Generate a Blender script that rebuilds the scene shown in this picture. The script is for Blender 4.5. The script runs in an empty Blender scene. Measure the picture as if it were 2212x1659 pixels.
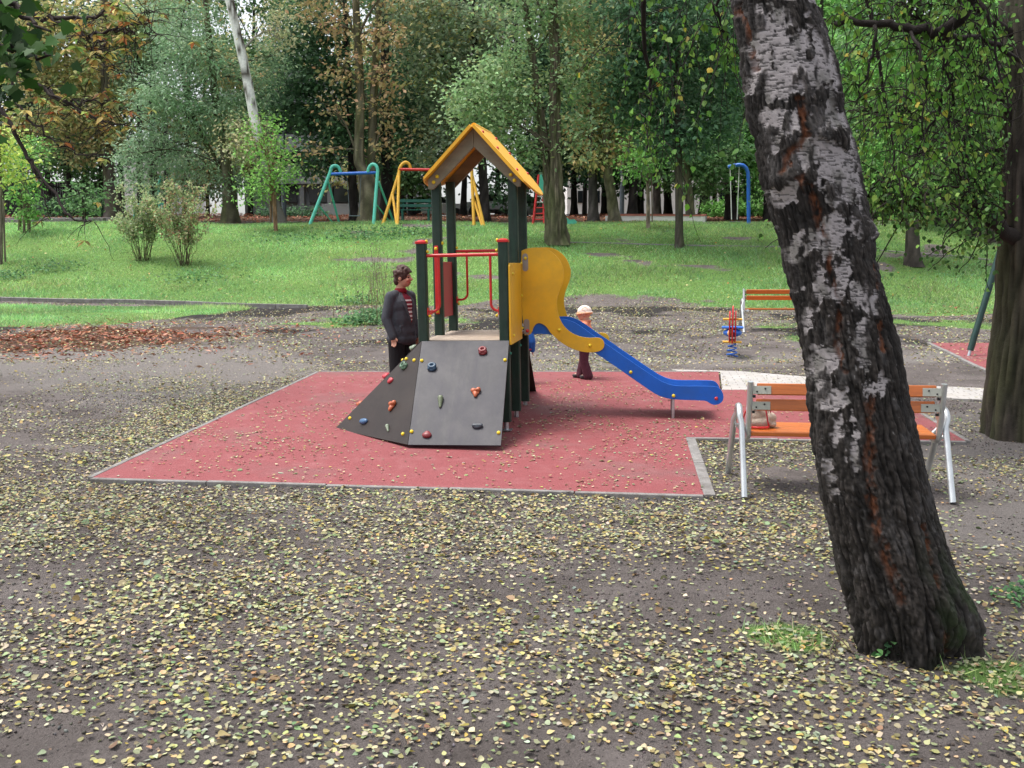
import bpy, math, random
import numpy as np
from mathutils import Vector, Matrix, Euler

random.seed(7)
rng = np.random.default_rng(11)
R = math.radians
SC = bpy.context.scene
COL = SC.collection

# ------------------------------------------------------------------ camera, sky, sun, exposure
F = 2150.0; HZ = 572.0; CU = 1106.0; CV = 829.5      # focal length, horizon row, centre (in a 2212 x 1659 picture)
PITCH = math.atan((CV - HZ) / F); CZ = 1.697
cam = bpy.data.cameras.new('camera'); cam.sensor_width = 36; cam.lens = F / 2212 * 36
cam.clip_start = 0.05; cam.clip_end = 2000
camo = bpy.data.objects.new('camera', cam); COL.objects.link(camo)
camo.location = (0, 0, CZ); camo.rotation_euler = (math.pi / 2 - PITCH, 0, 0)
SC.camera = camo

SUN_EL, SUN_AZ = R(70), R(-85)          # azimuth measured from +Y towards +X: high sun on the left
w = bpy.data.worlds.new('World'); SC.world = w; w.use_nodes = True
nt = w.node_tree; nt.nodes.clear()
sky = nt.nodes.new('ShaderNodeTexSky'); sky.sky_type = 'NISHITA'; sky.sun_disc = False
sky.sun_elevation = SUN_EL; sky.sun_rotation = SUN_AZ; sky.dust_density = 4.0; sky.air_density = 1.0
hs = nt.nodes.new('ShaderNodeHueSaturation'); hs.inputs['Saturation'].default_value = 0.28
bg = nt.nodes.new('ShaderNodeBackground'); bg.inputs['Strength'].default_value = 0.15
wo = nt.nodes.new('ShaderNodeOutputWorld')
nt.links.new(sky.outputs[0], hs.inputs['Color']); nt.links.new(hs.outputs[0], bg.inputs['Color']); nt.links.new(bg.outputs[0], wo.inputs['Surface'])
sl = bpy.data.lights.new('sun', 'SUN'); sl.energy = 1.5; sl.angle = R(22); sl.color = (1, .96, .88)
so = bpy.data.objects.new('sun', sl); COL.objects.link(so)
sd = Vector((math.sin(SUN_AZ) * math.cos(SUN_EL), math.cos(SUN_AZ) * math.cos(SUN_EL), math.sin(SUN_EL)))
so.rotation_euler = (-sd).to_track_quat('-Z', 'Y').to_euler()
so.location = (-20, 10, 40)
SC.view_settings.view_transform = 'Standard'; SC.view_settings.look = 'None'
SC.view_settings.gamma = 1; SC.view_settings.exposure = 1.15

# ------------------------------------------------------------------ picture point -> place
def ray(u, v):
    a = (u - CU) / F; b = (CV - v) / F
    return (a, math.cos(PITCH) + b * math.sin(PITCH), -math.sin(PITCH) + b * math.cos(PITCH))
def at(u, v, Y):
    r = ray(u, v); t = Y / r[1]
    return Vector((r[0] * t, Y, CZ + r[2] * t))
def gz(y, x=0.0):
    """height of the ground"""
    y = np.asarray(y, float); x = np.asarray(x, float)
    t = np.clip((y - 27) / 13, 0, 1); s = .5 * t + .5 * t * t * (3 - 2 * t)
    base = np.where(y < 27, -.26 + .032 * y, .604 + s * 2.71)
    base = base + .07 * np.clip(y - 40, 0, 18) + .015 * np.clip(y - 58, 0, 200)
    und = .05 * np.sin(x * .55 + 1.3) * np.sin(y * .42) * np.clip((y - 24) / 8, 0, 1)
    return base + und
def gp(x, y, dz=0.0): return Vector((x, y, float(gz(y, x)) + dz))
def g(u, v):
    y = 2.0
    while y < 90:
        p = at(u, v, y)
        if p.z <= float(gz(y, p.x)): return p
        y += .01
    return at(u, v, 45)
def pxm(Y): return Y / F      # metres per picture pixel at depth Y (near enough)

# ------------------------------------------------------------------ numpy noise
def _h(ix, iy, iz, s):
    n = (ix.astype(np.int64) * 374761393 + iy.astype(np.int64) * 668265263 + iz.astype(np.int64) * 2147483647 + s * 974634777) & 0xffffffff
    n = ((n ^ (n >> 13)) * 1274126177) & 0xffffffff
    n = ((n ^ (n >> 16)) * 2246822519) & 0xffffffff
    return ((n ^ (n >> 15)) & 0xffffff) / float(0xffffff)
def vn(x, y, z=0.0, s=0):
    x, y, z = np.broadcast_arrays(np.asarray(x, float), np.asarray(y, float), np.asarray(z, float))
    fx, fy, fz = np.floor(x), np.floor(y), np.floor(z)
    tx, ty, tz = x - fx, y - fy, z - fz
    tx = tx * tx * (3 - 2 * tx); ty = ty * ty * (3 - 2 * ty); tz = tz * tz * (3 - 2 * tz)
    o = 0
    for i in (0, 1):
        for j in (0, 1):
            for k in (0, 1):
                o = o + (tx if i else 1 - tx) * (ty if j else 1 - ty) * (tz if k else 1 - tz) * _h(fx + i, fy + j, fz + k, s)
    return o
def fbm(x, y, z=0.0, oct=4, s=0):
    a = .5; t = 0; f = 1.0; n = 0
    for i in range(oct):
        t = t + a * vn(np.asarray(x) * f, np.asarray(y) * f, np.asarray(z) * f, s + i); n += a; a *= .5; f *= 2.03
    return t / n
def worley(x, y, z=0.0, s=0):
    x, y, z = np.broadcast_arrays(np.asarray(x, float), np.asarray(y, float), np.asarray(z, float))
    fx, fy, fz = np.floor(x), np.floor(y), np.floor(z)
    d1 = np.full(x.shape, 9.); d2 = np.full(x.shape, 9.)
    for i in (-1, 0, 1):
        for j in (-1, 0, 1):
            for k in (-1, 0, 1):
                cx, cy, cz = fx + i, fy + j, fz + k
                px = cx + _h(cx, cy, cz, s); py = cy + _h(cx, cy, cz, s + 5); pz = cz + _h(cx, cy, cz, s + 9)
                d = np.sqrt((px - x) ** 2 + (py - y) ** 2 + (pz - z) ** 2)
                d2 = np.minimum(d2, np.maximum(d1, d)); d1 = np.minimum(d1, d)
    return d1, d2
def inpoly(px, py, poly):
    px = np.asarray(px); py = np.asarray(py); c = np.zeros(px.shape, bool); n = len(poly)
    for i in range(n):
        x1, y1 = poly[i][0], poly[i][1]; x2, y2 = poly[i - 1][0], poly[i - 1][1]
        if y1 == y2: continue
        c ^= ((y1 > py) != (y2 > py)) & (px < (x2 - x1) * (py - y1) / (y2 - y1) + x1)
    return c

# ------------------------------------------------------------------ materials
def _mix(n, l, a, b, fac, mode='MIX'):
    m = n.new('ShaderNodeMix'); m.data_type = 'RGBA'; m.blend_type = mode
    for i, val in ((6, a), (7, b)):
        if isinstance(val, (tuple, list)): m.inputs[i].default_value = (*val[:3], 1)
        else: l.new(val, m.inputs[i])
    if isinstance(fac, (int, float)): m.inputs[0].default_value = fac
    else: l.new(fac, m.inputs[0])
    return m.outputs[2]
def _noise(n, l, scale, detail=4, rough=.55, coord=None, vec=(1, 1, 1)):
    tc = n.new('ShaderNodeTexCoord'); mp = n.new('ShaderNodeMapping'); mp.inputs['Scale'].default_value = vec
    l.new(tc.outputs[coord or 'Object'], mp.inputs[0])
    t = n.new('ShaderNodeTexNoise'); t.inputs['Scale'].default_value = scale; t.inputs['Detail'].default_value = detail; t.inputs['Roughness'].default_value = rough
    l.new(mp.outputs[0], t.inputs['Vector'])
    return t.outputs['Fac']
def _ramp(n, l, src, a, b):
    m = n.new('ShaderNodeMapRange'); m.inputs[1].default_value = a; m.inputs[2].default_value = b; m.clamp = True
    l.new(src, m.inputs[0]); return m.outputs[0]
def new_mat(name):
    m = bpy.data.materials.new(name); m.use_nodes = True
    n = m.node_tree.nodes; l = m.node_tree.links
    return m, n, l, n['Principled BSDF']
def M(name, col, rough=.6, metal=0.0, var=.25, scale=6, bump=.0, bscale=60, dirt=None, dfac=.35, stretch=(1, 1, 1), spec=.4, coat=0):
    """painted / wood / metal surface with uneven tone, dirt and fine relief"""
    m, n, l, p = new_mat(name)
    f = _noise(n, l, scale, 6, .6, vec=stretch)
    c = _mix(n, l, tuple(x * (1 - var) for x in col), tuple(min(1, x * (1 + var)) for x in col), _ramp(n, l, f, .3, .7))
    if dirt:
        d = _noise(n, l, scale * .6 + 1.7, 8, .7)
        dd = n.new('ShaderNodeMath'); dd.operation = 'MULTIPLY'; dd.inputs[1].default_value = dfac
        l.new(_ramp(n, l, d, .45, .75), dd.inputs[0])
        c = _mix(n, l, c, dirt, dd.outputs[0])
    l.new(c, p.inputs['Base Color'])
    r = n.new('ShaderNodeMapRange'); r.inputs[3].default_value = max(0, rough - .12); r.inputs[4].default_value = min(1, rough + .12)
    l.new(f, r.inputs[0]); l.new(r.outputs[0], p.inputs['Roughness'])
    p.inputs['Metallic'].default_value = metal; p.inputs['Specular IOR Level'].default_value = spec
    p.inputs['Coat Weight'].default_value = coat
    if bump:
        b = n.new('ShaderNodeBump'); b.inputs['Strength'].default_value = bump; b.inputs['Distance'].default_value = .01
        l.new(_noise(n, l, bscale, 5, .6, vec=stretch), b.inputs['Height']); l.new(b.outputs[0], p.inputs['Normal'])
    return m
def MC(name, rough=.7, trans=0.0, var=.3, scale=30, bump=0, bscale=80, spec=.3):
    """colour comes per leaf / per patch from the mesh's Col attribute"""
    m, n, l, p = new_mat(name)
    a = n.new('ShaderNodeAttribute'); a.attribute_name = 'Col'
    f = _noise(n, l, scale, 4, .6)
    c = _mix(n, l, (1 - var,) * 3, (1 + var * .6,) * 3, f)
    c2 = _mix(n, l, a.outputs['Color'], c, 1.0, 'MULTIPLY')
    l.new(c2, p.inputs['Base Color']); p.inputs['Roughness'].default_value = rough; p.inputs['Specular IOR Level'].default_value = spec
    if bump:
        b = n.new('ShaderNodeBump'); b.inputs['Strength'].default_value = bump; b.inputs['Distance'].default_value = .01
        l.new(_noise(n, l, bscale, 5, .65), b.inputs['Height']); l.new(b.outputs[0], p.inputs['Normal'])
    if trans:
        t = n.new('ShaderNodeBsdfTranslucent'); l.new(c2, t.inputs['Color'])
        mx = n.new('ShaderNodeMixShader'); mx.inputs[0].default_value = trans
        l.new(p.outputs[0], mx.inputs[1]); l.new(t.outputs[0], mx.inputs[2]); l.new(mx.outputs[0], n['Material Output'].inputs['Surface'])
    return m
MT = {}
MT['leaf'] = MC('leaf', .55, .35, .25, 3, spec=.2)
MT['litter'] = MC('litter', .6, .12, .3, 90, spec=.35)
MT['grass'] = MC('grass_blade', .6, .35, .2, 2, spec=.3)
MT['bark'] = MC('bark', .9, 0, .45, 14, bump=.8, bscale=40)
MT['skin'] = MC('skin', .55, 0, .1, 60)
MT['green_wood'] = M('green_stained_wood', (.008, .029, .018), .55, 0, .35, 5, .3, 40, (.06, .07, .06), .3, (8, 8, 1))
MT['green_plain'] = M('dark_green_paint', (.007, .034, .029), .4, 0, .2, 4, .05, 40, (.05, .06, .05), .3)
MT['red'] = M('red_paint', (.55, .018, .02), .35, 0, .15, 6, 0, 40, (.2, .03, .03), .4, coat=.2)
MT['red_panel'] = M('red_panel', (.42, .035, .05), .45, 0, .15, 4, .05, 60)
MT['yellow_panel'] = M('yellow_panel', (.70, .385, .014), .45, 0, .10, 3, .08, 150, (.36, .24, .05), .45)
MT['yellow_roof'] = M('yellow_roof', (.80, .42, .025), .5, 0, .08, 3, .05, 120, (.45, .28, .04), .35)
MT['yellow_cap'] = M('yellow_cap', (.68, .50, .02), .4, 0, .08, 9)
MT['blue_panel'] = M('blue_panel', (.006, .105, .50), .42, 0, .12, 2.5, .08, 150, (.03, .09, .24), .5)
MT['blue_paint'] = M('blue_paint', (.02, .13, .55), .4, 0, .12, 5, 0, 40, (.1, .2, .4), .3)
MT['gable'] = M('gable_wood', (.20, .175, .12), .65, 0, .2, 3, .25, 50, (.1, .1, .06), .4, (1, 1, 5))
MT['edge_ply'] = M('edge_plywood', (.45, .24, .09), .6, 0, .2, 5, .1)
MT['deck'] = M('deck_plywood', (.33, .27, .22), .75, 0, .2, 3, .25, 60, (.17, .13, .1), .5, (1, 5, 1))
MT['ramp'] = M('dark_coated_plywood', (.028, .027, .037), .5, 0, .3, 2.2, .12, 90, (.085, .08, .085), .6, (5, 1.0, 1.0), spec=.3)
MT['ramp_side'] = M('brown_coated_plywood', (.026, .020, .019), .55, 0, .25, 2.2, .12, 90, (.06, .05, .042), .35, spec=.25)
MT['galv'] = M('galvanised_steel', (.50, .52, .55), .35, .85, .15, 7, .04, 60)
MT['alu'] = M('bench_tube', (.55, .57, .58), .32, .75, .12, 9, .03, 80)
MT['plate'] = M('zinc_plate', (.36, .36, .31), .5, .4, .1, 9)
MT['bracket'] = M('grey_bracket', (.30, .27, .25), .45, .4, .1, 9)
MT['slat'] = M('varnished_slat', (.46, .12, .022), .42, 0, .22, 4, .15, 60, (.28, .075, .018), .5, (1, 14, 14), coat=.25)
MT['black'] = M('black_bolt', (.02, .02, .022), .4)
MT['conc'] = M('kerb_concrete', (.20, .19, .185), .85, 0, .3, 9, .4, 70, (.085, .07, .06), .75)
MT['teal'] = M('teal_paint', (.10, .50, .40), .45, 0, .12, 5, 0, 40, (.1, .3, .25), .4)
MT['swing_yellow'] = M('swing_yellow_paint', (.75, .42, .05), .45, 0, .12, 5, 0, 40, (.5, .3, .1), .4)
MT['lamp'] = M('lamp_post_paint', (.13, .16, .19), .5, .3, .15, 6)
MT['white'] = M('white_paint', (.72, .72, .70), .5, 0, .08, 4, 0, 40, (.5, .48, .45), .4)
MT['wallw'] = M('pale_render', (.72, .70, .68), .8, 0, .06, .6, .05, 20, (.5, .48, .46), .35)
MT['wallg'] = M('grey_concrete_wall', (.42, .43, .46), .8, 0, .1, .8, .1, 20, (.28, .28, .30), .5)
MT['darkwin'] = M('dark_window', (.015, .018, .022), .15, 0, .2, 1, spec=.5)
MT['stake'] = M('stake_wood', (.30, .19, .11), .8, 0, .25, 6, .3, 60, None, 0, (8, 8, 1))
MT['bench_green'] = M('green_bench_paint', (.015, .13, .09), .5, 0, .2, 5)
# ------------------------------------------------------------------ mesh helpers
def sset(o, label=None, cat=None, group=None, kind=None):
    if label: o['label'] = label
    if cat: o['category'] = cat
    if group: o['group'] = group
    if kind: o['kind'] = kind
    return o
def thing(name, label, cat, loc=(0, 0, 0), rot=(0, 0, 0), group=None):
    o = bpy.data.objects.new(name, None); COL.objects.link(o); o.empty_display_size = .2
    o.location = loc; o.rotation_euler = rot
    sset(o, label, cat, group)
    bpy.context.view_layer.update()
    return o
def link(name, me, parent=None, local=False):
    o = bpy.data.objects.new(name, me); COL.objects.link(o)
    if parent is not None:
        o.parent = parent
        if not local and parent.type == 'EMPTY': o.matrix_parent_inverse = (Matrix.LocRotScale(parent.location, parent.rotation_euler, None)).inverted()
    return o
def np_mesh(name, V, Fc, mat, col=None, smooth=False):
    me = bpy.data.meshes.new(name); V = np.asarray(V, np.float32); Fc = np.asarray(Fc, np.int32); k = Fc.shape[1]
    me.vertices.add(len(V)); me.vertices.foreach_set('co', V.ravel())
    me.loops.add(Fc.size); me.loops.foreach_set('vertex_index', Fc.ravel())
    me.polygons.add(len(Fc)); me.polygons.foreach_set('loop_start', np.arange(0, Fc.size, k, dtype=np.int32))
    if smooth: me.polygons.foreach_set('use_smooth', np.ones(len(Fc), bool))
    if col is not None:
        a = me.color_attributes.new('Col', 'FLOAT_COLOR', 'POINT'); col = np.asarray(col, np.float32)
        if col.shape[1] == 3: col = np.hstack([col, np.ones((len(col), 1), np.float32)])
        a.data.foreach_set('color', col.ravel())
    me.update(calc_edges=True)
    if mat is not None: me.materials.append(mat)
    return me
class MB:
    def __init__(s): s.V = []; s.F = []; s.C = []
    def add(s, vs, fs, col=None):
        b = len(s.V); s.V += [tuple(v) for v in vs]; s.F += [tuple(b + i for i in f) for f in fs]
        s.C += [col or (1, 1, 1)] * len(vs); return s
    def box(s, c, d, rot=None, col=None):
        hx, hy, hz = d[0] / 2, d[1] / 2, d[2] / 2; m = rot.to_matrix() if rot is not None else Matrix.Identity(3)
        vs = [Vector(c) + m @ Vector((x, y, z)) for x in (-hx, hx) for y in (-hy, hy) for z in (-hz, hz)]
        return s.add(vs, [(0, 1, 3, 2), (4, 6, 7, 5), (0, 4, 5, 1), (2, 3, 7, 6), (0, 2, 6, 4), (1, 5, 7, 3)], col)
    def hexa(s, b, t, col=None):    # 4 bottom + 4 top points
        return s.add(list(b) + list(t), [(3, 2, 1, 0), (4, 5, 6, 7)] + [(i, (i + 1) % 4, (i + 1) % 4 + 4, i + 4) for i in range(4)], col)
    def tube(s, pts, r, n=10, caps=True, col=None):
        pts = [Vector(p) for p in pts]; k = len(pts); rr = r if isinstance(r, (list, tuple)) else [r] * k
        vs = []; ref = None
        for i, p in enumerate(pts):
            t = (pts[min(i + 1, k - 1)] - pts[max(i - 1, 0)])
            t = t.normalized() if t.length > 1e-9 else Vector((0, 0, 1))
            if ref is None: ref = Vector((1, 0, 0)) if abs(t.x) < .8 else Vector((0, 1, 0))
            ref = (ref - t * ref.dot(t)); ref = ref.normalized() if ref.length > 1e-6 else t.orthogonal().normalized()
            b = t.cross(ref)
            vs += [p + (ref * math.cos(2 * math.pi * j / n) + b * math.sin(2 * math.pi * j / n)) * rr[i] for j in range(n)]
        fs = [(i * n + j, i * n + (j + 1) % n, (i + 1) * n + (j + 1) % n, (i + 1) * n + j) for i in range(k - 1) for j in range(n)]
        if caps: fs += [tuple(range(n - 1, -1, -1)), tuple((k - 1) * n + j for j in range(n))]
        return s.add(vs, fs, col)
    def ell(s, c, r, n=12, m=8, rot=None, col=None, zmin=-1.0):
        r = (r, r, r) if isinstance(r, (int, float)) else r; vs = []; mm = rot.to_matrix() if rot is not None else Matrix.Identity(3)
        for i in range(m + 1):
            ph = math.pi * i / m
            for j in range(n):
                th = 2 * math.pi * j / n
                vs.append(Vector(c) + mm @ Vector((r[0] * math.sin(ph) * math.cos(th), r[1] * math.sin(ph) * math.sin(th), r[2] * max(zmin, math.cos(ph)))))
        return s.add(vs, [(i * n + j, (i + 1) * n + j, (i + 1) * n + (j + 1) % n, i * n + (j + 1) % n) for i in range(m) for j in range(n)], col)
    def cap(s, a, b, ra, rb, n=14):   # tapered capsule
        a = Vector(a); b = Vector(b); s.ell(a, ra, n, 8); s.ell(b, rb, n, 8); return s.tube([a, b], [ra, rb], n)
    def prism(s, poly, fr, th, col=None):   # outline in a frame (function 2-D -> 3-D, normal), thickness along the normal
        f, nrm = fr; nrm = Vector(nrm)
        a = [Vector(f(*p)) for p in poly]; n = len(a); b = [q + nrm * th for q in a]
        return s.add(a + b, [tuple(range(n - 1, -1, -1)), tuple(range(n, 2 * n))] + [(i, (i + 1) % n, n + (i + 1) % n, n + i) for i in range(n)], col)
    def mesh(s, name, mat, smooth=False):
        me = bpy.data.meshes.new(name); me.from_pydata(s.V, [], s.F)
        a = me.color_attributes.new('Col', 'FLOAT_COLOR', 'POINT')
        a.data.foreach_set('color', np.hstack([np.array(s.C, np.float32).reshape(-1, 3), np.ones((len(s.V), 1), np.float32)]).ravel())
        if smooth: me.polygons.foreach_set('use_smooth', [True] * len(me.polygons))
        if mat is not None: me.materials.append(mat)
        me.update(); return me
    def build(s, name, mat, parent=None, smooth=False, bevel=0, local=False, auto=None):
        import bmesh
        me = s.mesh(name, mat, smooth)
        bm = bmesh.new(); bm.from_mesh(me); bmesh.ops.recalc_face_normals(bm, faces=bm.faces); bm.to_mesh(me); bm.free()
        o = link(name, me, parent, local)
        if bevel:
            b = o.modifiers.new('bevel', 'BEVEL'); b.width = bevel; b.segments = 2; b.limit_method = 'ANGLE'; b.angle_limit = R(40)
        if auto: me.set_sharp_from_angle(angle=R(auto)) if smooth else None
        return o
def fuse(mb, voxel, it=4, name='m', mat=None, colf=None):
    """one continuous surface from overlapping closed shapes"""
    me = mb.mesh('tmp', None); o = bpy.data.objects.new('tmp', me); COL.objects.link(o)
    m = o.modifiers.new('r', 'REMESH'); m.mode = 'VOXEL'; m.voxel_size = voxel; m.use_smooth_shade = True
    if it: q = o.modifiers.new('s', 'SMOOTH'); q.factor = .5; q.iterations = it
    dg = bpy.context.evaluated_depsgraph_get(); out = bpy.data.meshes.new_from_object(o.evaluated_get(dg))
    bpy.data.objects.remove(o); bpy.data.meshes.remove(me); out.name = name
    for a in list(out.color_attributes): out.color_attributes.remove(a)
    V = np.zeros(len(out.vertices) * 3, np.float32); out.vertices.foreach_get('co', V); V = V.reshape(-1, 3)
    if colf is not None:
        c = np.asarray(colf(V), np.float32); a = out.color_attributes.new('Col', 'FLOAT_COLOR', 'POINT')
        a.data.foreach_set('color', np.hstack([c, np.ones((len(c), 1), np.float32)]).ravel())
    out.materials.clear()
    if mat: out.materials.append(mat)
    return out
def mapme(me, Mx): me.transform(Mx); me.update(); return me
# ---- scattering of leaves and blades: every leaf its own bent face
LEAF_P = np.array([(0, 0, 0), (.33, .2, .06), (.36, .45, .08), (0, 1, -.04), (-.36, .45, .08), (-.33, .2, .06)], float)
LEAF_F = np.array([(0, 1, 2, 3), (0, 3, 4, 5)])
RND_P = np.array([(0, 0, 0), (.26, .08, .05), (.42, .32, .09), (.30, .68, .06), (0, 1, -.02), (-.30, .68, .06), (-.42, .32, .09), (-.26, .08, .05)], float)
RND_F = np.array([(0, 1, 2, 3), (0, 3, 4, 4), (0, 4, 5, 5), (0, 5, 6, 7)])
RND_F = np.array([(0, 1, 2), (0, 2, 3), (0, 3, 4), (0, 4, 5), (0, 5, 6), (0, 6, 7)])
DIA_P = np.array([(0, 0, 0), (.3, .45, .07), (0, 1, 0), (-.3, .45, .07)], float); DIA_F = np.array([(0, 1, 2, 3)])
NAR_P = np.array([(0, 0, 0), (.17, .45, .03), (0, 1, -.05), (-.17, .45, .03)], float)
BLADE_P = np.array([(-.5, 0, 0), (.5, 0, 0), (0, 1, 0)], float); BLADE_F = np.array([(0, 1, 2)])
def basis(ydir, up):
    y = ydir / np.linalg.norm(ydir, axis=1, keepdims=True)
    x = np.cross(y, up); x /= np.maximum(np.linalg.norm(x, axis=1, keepdims=True), 1e-6); z = np.cross(x, y)
    return np.stack([x, y, z], axis=2)
def scatter(T, Tf, P, B, S, C):
    n = len(P); k = len(T)
    S = np.asarray(S); S = S[:, None] * np.ones((1, 3)) if S.ndim == 1 else S
    L = T[None] * S[:, None, :]
    V = np.einsum('nij,nkj->nki', B, L) + P[:, None]
    Fc = (Tf[None] + (np.arange(n) * k)[:, None, None]).reshape(-1, Tf.shape[1])
    return V.reshape(-1, 3), Fc, np.repeat(C, k, axis=0)
def pal(n, cols, wts=None, jit=.25):
    cols = np.array(cols, float); i = rng.choice(len(cols), n, p=None if wts is None else np.array(wts) / sum(wts))
    return np.clip(cols[i] * (1 + jit * rng.standard_normal((n, 1))) * (1 + .08 * rng.standard_normal((n, 3))), .005, .95)
def rdir(n):
    d = rng.standard_normal((n, 3)); return d / np.linalg.norm(d, axis=1, keepdims=True)
# ------------------------------------------------------------------ the ground
MATP = [g(200, 1035), g(1520, 1072), g(1481, 948), g(2085, 955), g(1901, 844), g(1556, 844), g(1552, 805), g(690, 805)]
MAT2 = [g(2010, 742), g(2400, 742), g(2420, 905), g(2168, 818)]
PATH = [g(1450, 799), g(1600, 803), g(1740, 815), g(1960, 833), g(2212, 843), g(2500, 850), g(2500, 880), g(2212, 869), g(2060, 862), g(1950, 848), g(1830, 843.4), g(1560, 843.4), g(1556, 804.4), g(1470, 804.4)]
MATXY = [(p.x, p.y) for p in MATP]; MAT2XY = [(p.x, p.y) for p in MAT2]; PATHXY = [(p.x, p.y) for p in PATH]
def micro(x, y):
    m = .05 * (fbm(x * .9, y * .9, 3.3, 3, 4) - .5) + .028 * (fbm(x * 5, y * 5, 1.3, 3, 8) - .5) + .012 * (fbm(x * 16, y * 16, 7, 2, 2) - .5)
    return m - .012
def paved(x, y): return inpoly(x, y, MATXY) | inpoly(x, y, MAT2XY) | inpoly(x, y, PATHXY)
def masks(x, y):
    """grass, brown litter, pale trodden sand, dark wet earth: 0..1"""
    n1 = fbm(x * .35, y * .35, 0, 4, 20); n2 = fbm(x * 1.3, y * 1.3, 5, 4, 30)
    jit = (n1 - .5) * 6 + (n2 - .5) * 2.2
    edge = np.interp(x, [-30, -14, -6, -4.6, -2, 1, 4, 8, 12, 16, 30], [28.3, 27.7, 26.4, 26.2, 26.5, 27, 26.6, 24.8, 23.0, 22.5, 22])
    edge = np.where(x < -5.2, edge + 0, edge + jit * np.clip((x + 5.2) / 1.5, 0, 1))
    gr = np.clip((y - edge) / .9, 0, 1)
    gr = gr * np.clip((43 + jit * .5 - y) / 2.5, 0, 1)
    bare = np.clip((fbm(x * .5, y * .8, 9, 3, 50) - .66) * 9, 0, 1) * np.clip((y - 28) / 3, 0, 1) * (x > -6)
    gr = gr * (1 - bare)
    # strip of grass left of the sand, below the kerb
    lp = np.interp(x, [-20, -12, -8.6, -7.2, -6.2], [19.0, 19.6, 21.2, 24, 27])
    lg = np.clip((y - lp + jit * .35) / 1.1, 0, 1) * np.clip((26.6 + .05 * (-x) - y) / .5, 0, 1) * np.clip((-5.6 - x + jit * .3) / 1.0, 0, 1)
    gr = np.maximum(gr, lg * .95)
    # small tufts
    for cx, cy, r in ((-3.4, 22.2, 1.5), (-1.6, 22.4, 1.0), (5.6, 18.3, .75), (6.6, 21, 1.3), (1.3, 4.75, .22), (2.25, 4.35, .3), (9.5, 21.5, 1.6)):
        gr = np.maximum(gr, np.clip(1.25 - np.hypot(x - cx, (y - cy) * 1.2) / r + (n2 - .5) * 2, 0, 1) * .9)
    red = np.clip(1.3 - np.hypot((x + 8.3) / 2.8, (y - 18.8) / 2.5) + (n2 - .5) * 1.4, 0, 1) * (x < -3.0)
    red = np.maximum(red, np.clip((y - 43 - jit * .4) / 2, 0, 1))
    red = np.maximum(red, np.clip(1.1 - np.hypot((x - 12) / 4.5, (y - 25.5) / 1.8) + (n2 - .5) * 1.6, 0, 1) * .7)
    sand = np.clip((fbm(x * .22, y * .3, 2, 3, 70) - .46) * 4, 0, 1) * np.clip((y - 7) / 3, 0, 1) * np.clip((19 - y) / 3, 0, 1) * np.clip((-x - 1.5) / 2, 0, 1)
    sand = np.maximum(sand, .7 * np.clip(1.2 - np.abs(y - 15.0 - .12 * x) / 1.6 + (n2 - .5), 0, 1) * (x > 0))
    sand = np.maximum(sand, .6 * np.clip((fbm(x * .6, y * .6, 4, 3, 77) - .45) * 4, 0, 1) * (x > 2.5) * (y < 12))
    dark = np.clip((fbm(x * .45, y * .5, 6, 4, 90) - .44) * 5, 0, 1) * np.clip((y - 16) / 3, 0, 1) * np.clip((28 - y) / 2, 0, 1)
    return gr, red, sand, dark
def axis(parts):
    o = []
    for a, b, st in parts: o += list(np.arange(a, b, st))
    return np.array(o)
ys = axis([(-4, 1.5, .5), (1.5, 16, .085), (16, 30, .16), (30, 48, .28)]); ys = np.concatenate([ys, 48 * 1.12 ** np.arange(0, 32)])
xh = np.concatenate([axis([(0, 9, .085), (9, 26, .25)]), 26 * 1.16 ** np.arange(0, 28)]); xs = np.concatenate([-xh[:0:-1], xh])
GX, GY = np.meshgrid(xs, ys)
GZ = gz(GY, GX) + micro(GX, GY) * np.clip((60 - GY) / 20, 0, 1)
pv = paved(GX, GY); GZ = GZ - .07 * pv
# dug mound and hollow of earth near the far bench
gr, red, sand, dark = masks(GX, GY)
GZ = GZ + .10 * dark * (fbm(GX * 1.6, GY * 1.6, 3, 3, 14) - .45)
nx, ny = len(xs), len(ys)
V = np.stack([GX.ravel(), GY.ravel(), GZ.ravel()], 1)
ii = (np.arange(ny - 1)[:, None] * nx + np.arange(nx - 1)[None]).ravel()
Fc = np.stack([ii, ii + 1, ii + nx + 1, ii + nx], 1)
m, n, l, p = new_mat('earth')
at_ = n.new('ShaderNodeAttribute'); at_.attribute_name = 'Col'
sp = n.new('ShaderNodeSeparateColor'); l.new(at_.outputs['Color'], sp.inputs[0])
nz = _noise(n, l, 1.6, 8, .65); nf = _noise(n, l, 22, 6, .7); ng = _noise(n, l, 7, 6, .7)
def brk(src, amt=.55):     # break the edge of a mask with fine noise
    a = n.new('ShaderNodeMath'); a.operation = 'SUBTRACT'; l.new(ng, a.inputs[0]); a.inputs[1].default_value = .5
    b = n.new('ShaderNodeMath'); b.operation = 'MULTIPLY_ADD'; l.new(a.outputs[0], b.inputs[0]); b.inputs[1].default_value = amt * 2; l.new(src, b.inputs[2])
    return _ramp(n, l, b.outputs[0], .35, .65)
c = _mix(n, l, (.105, .089, .084), (.185, .160, .153), _ramp(n, l, nz, .35, .65))
c = _mix(n, l, c, (.055, .046, .042), _ramp(n, l, nf, .52, .78))
c = _mix(n, l, c, (.20, .18, .17), brk(sp.outputs[2], .3))
c = _mix(n, l, c, (.032, .028, .028), brk(at_.outputs['Alpha'], .6))
rl = _mix(n, l, (.05, .032, .024), (.11, .055, .033), ng)
c = _mix(n, l, c, rl, brk(sp.outputs[1], .4))
gg = _mix(n, l, (.08, .16, .036), (.15, .26, .065), nz)
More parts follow.
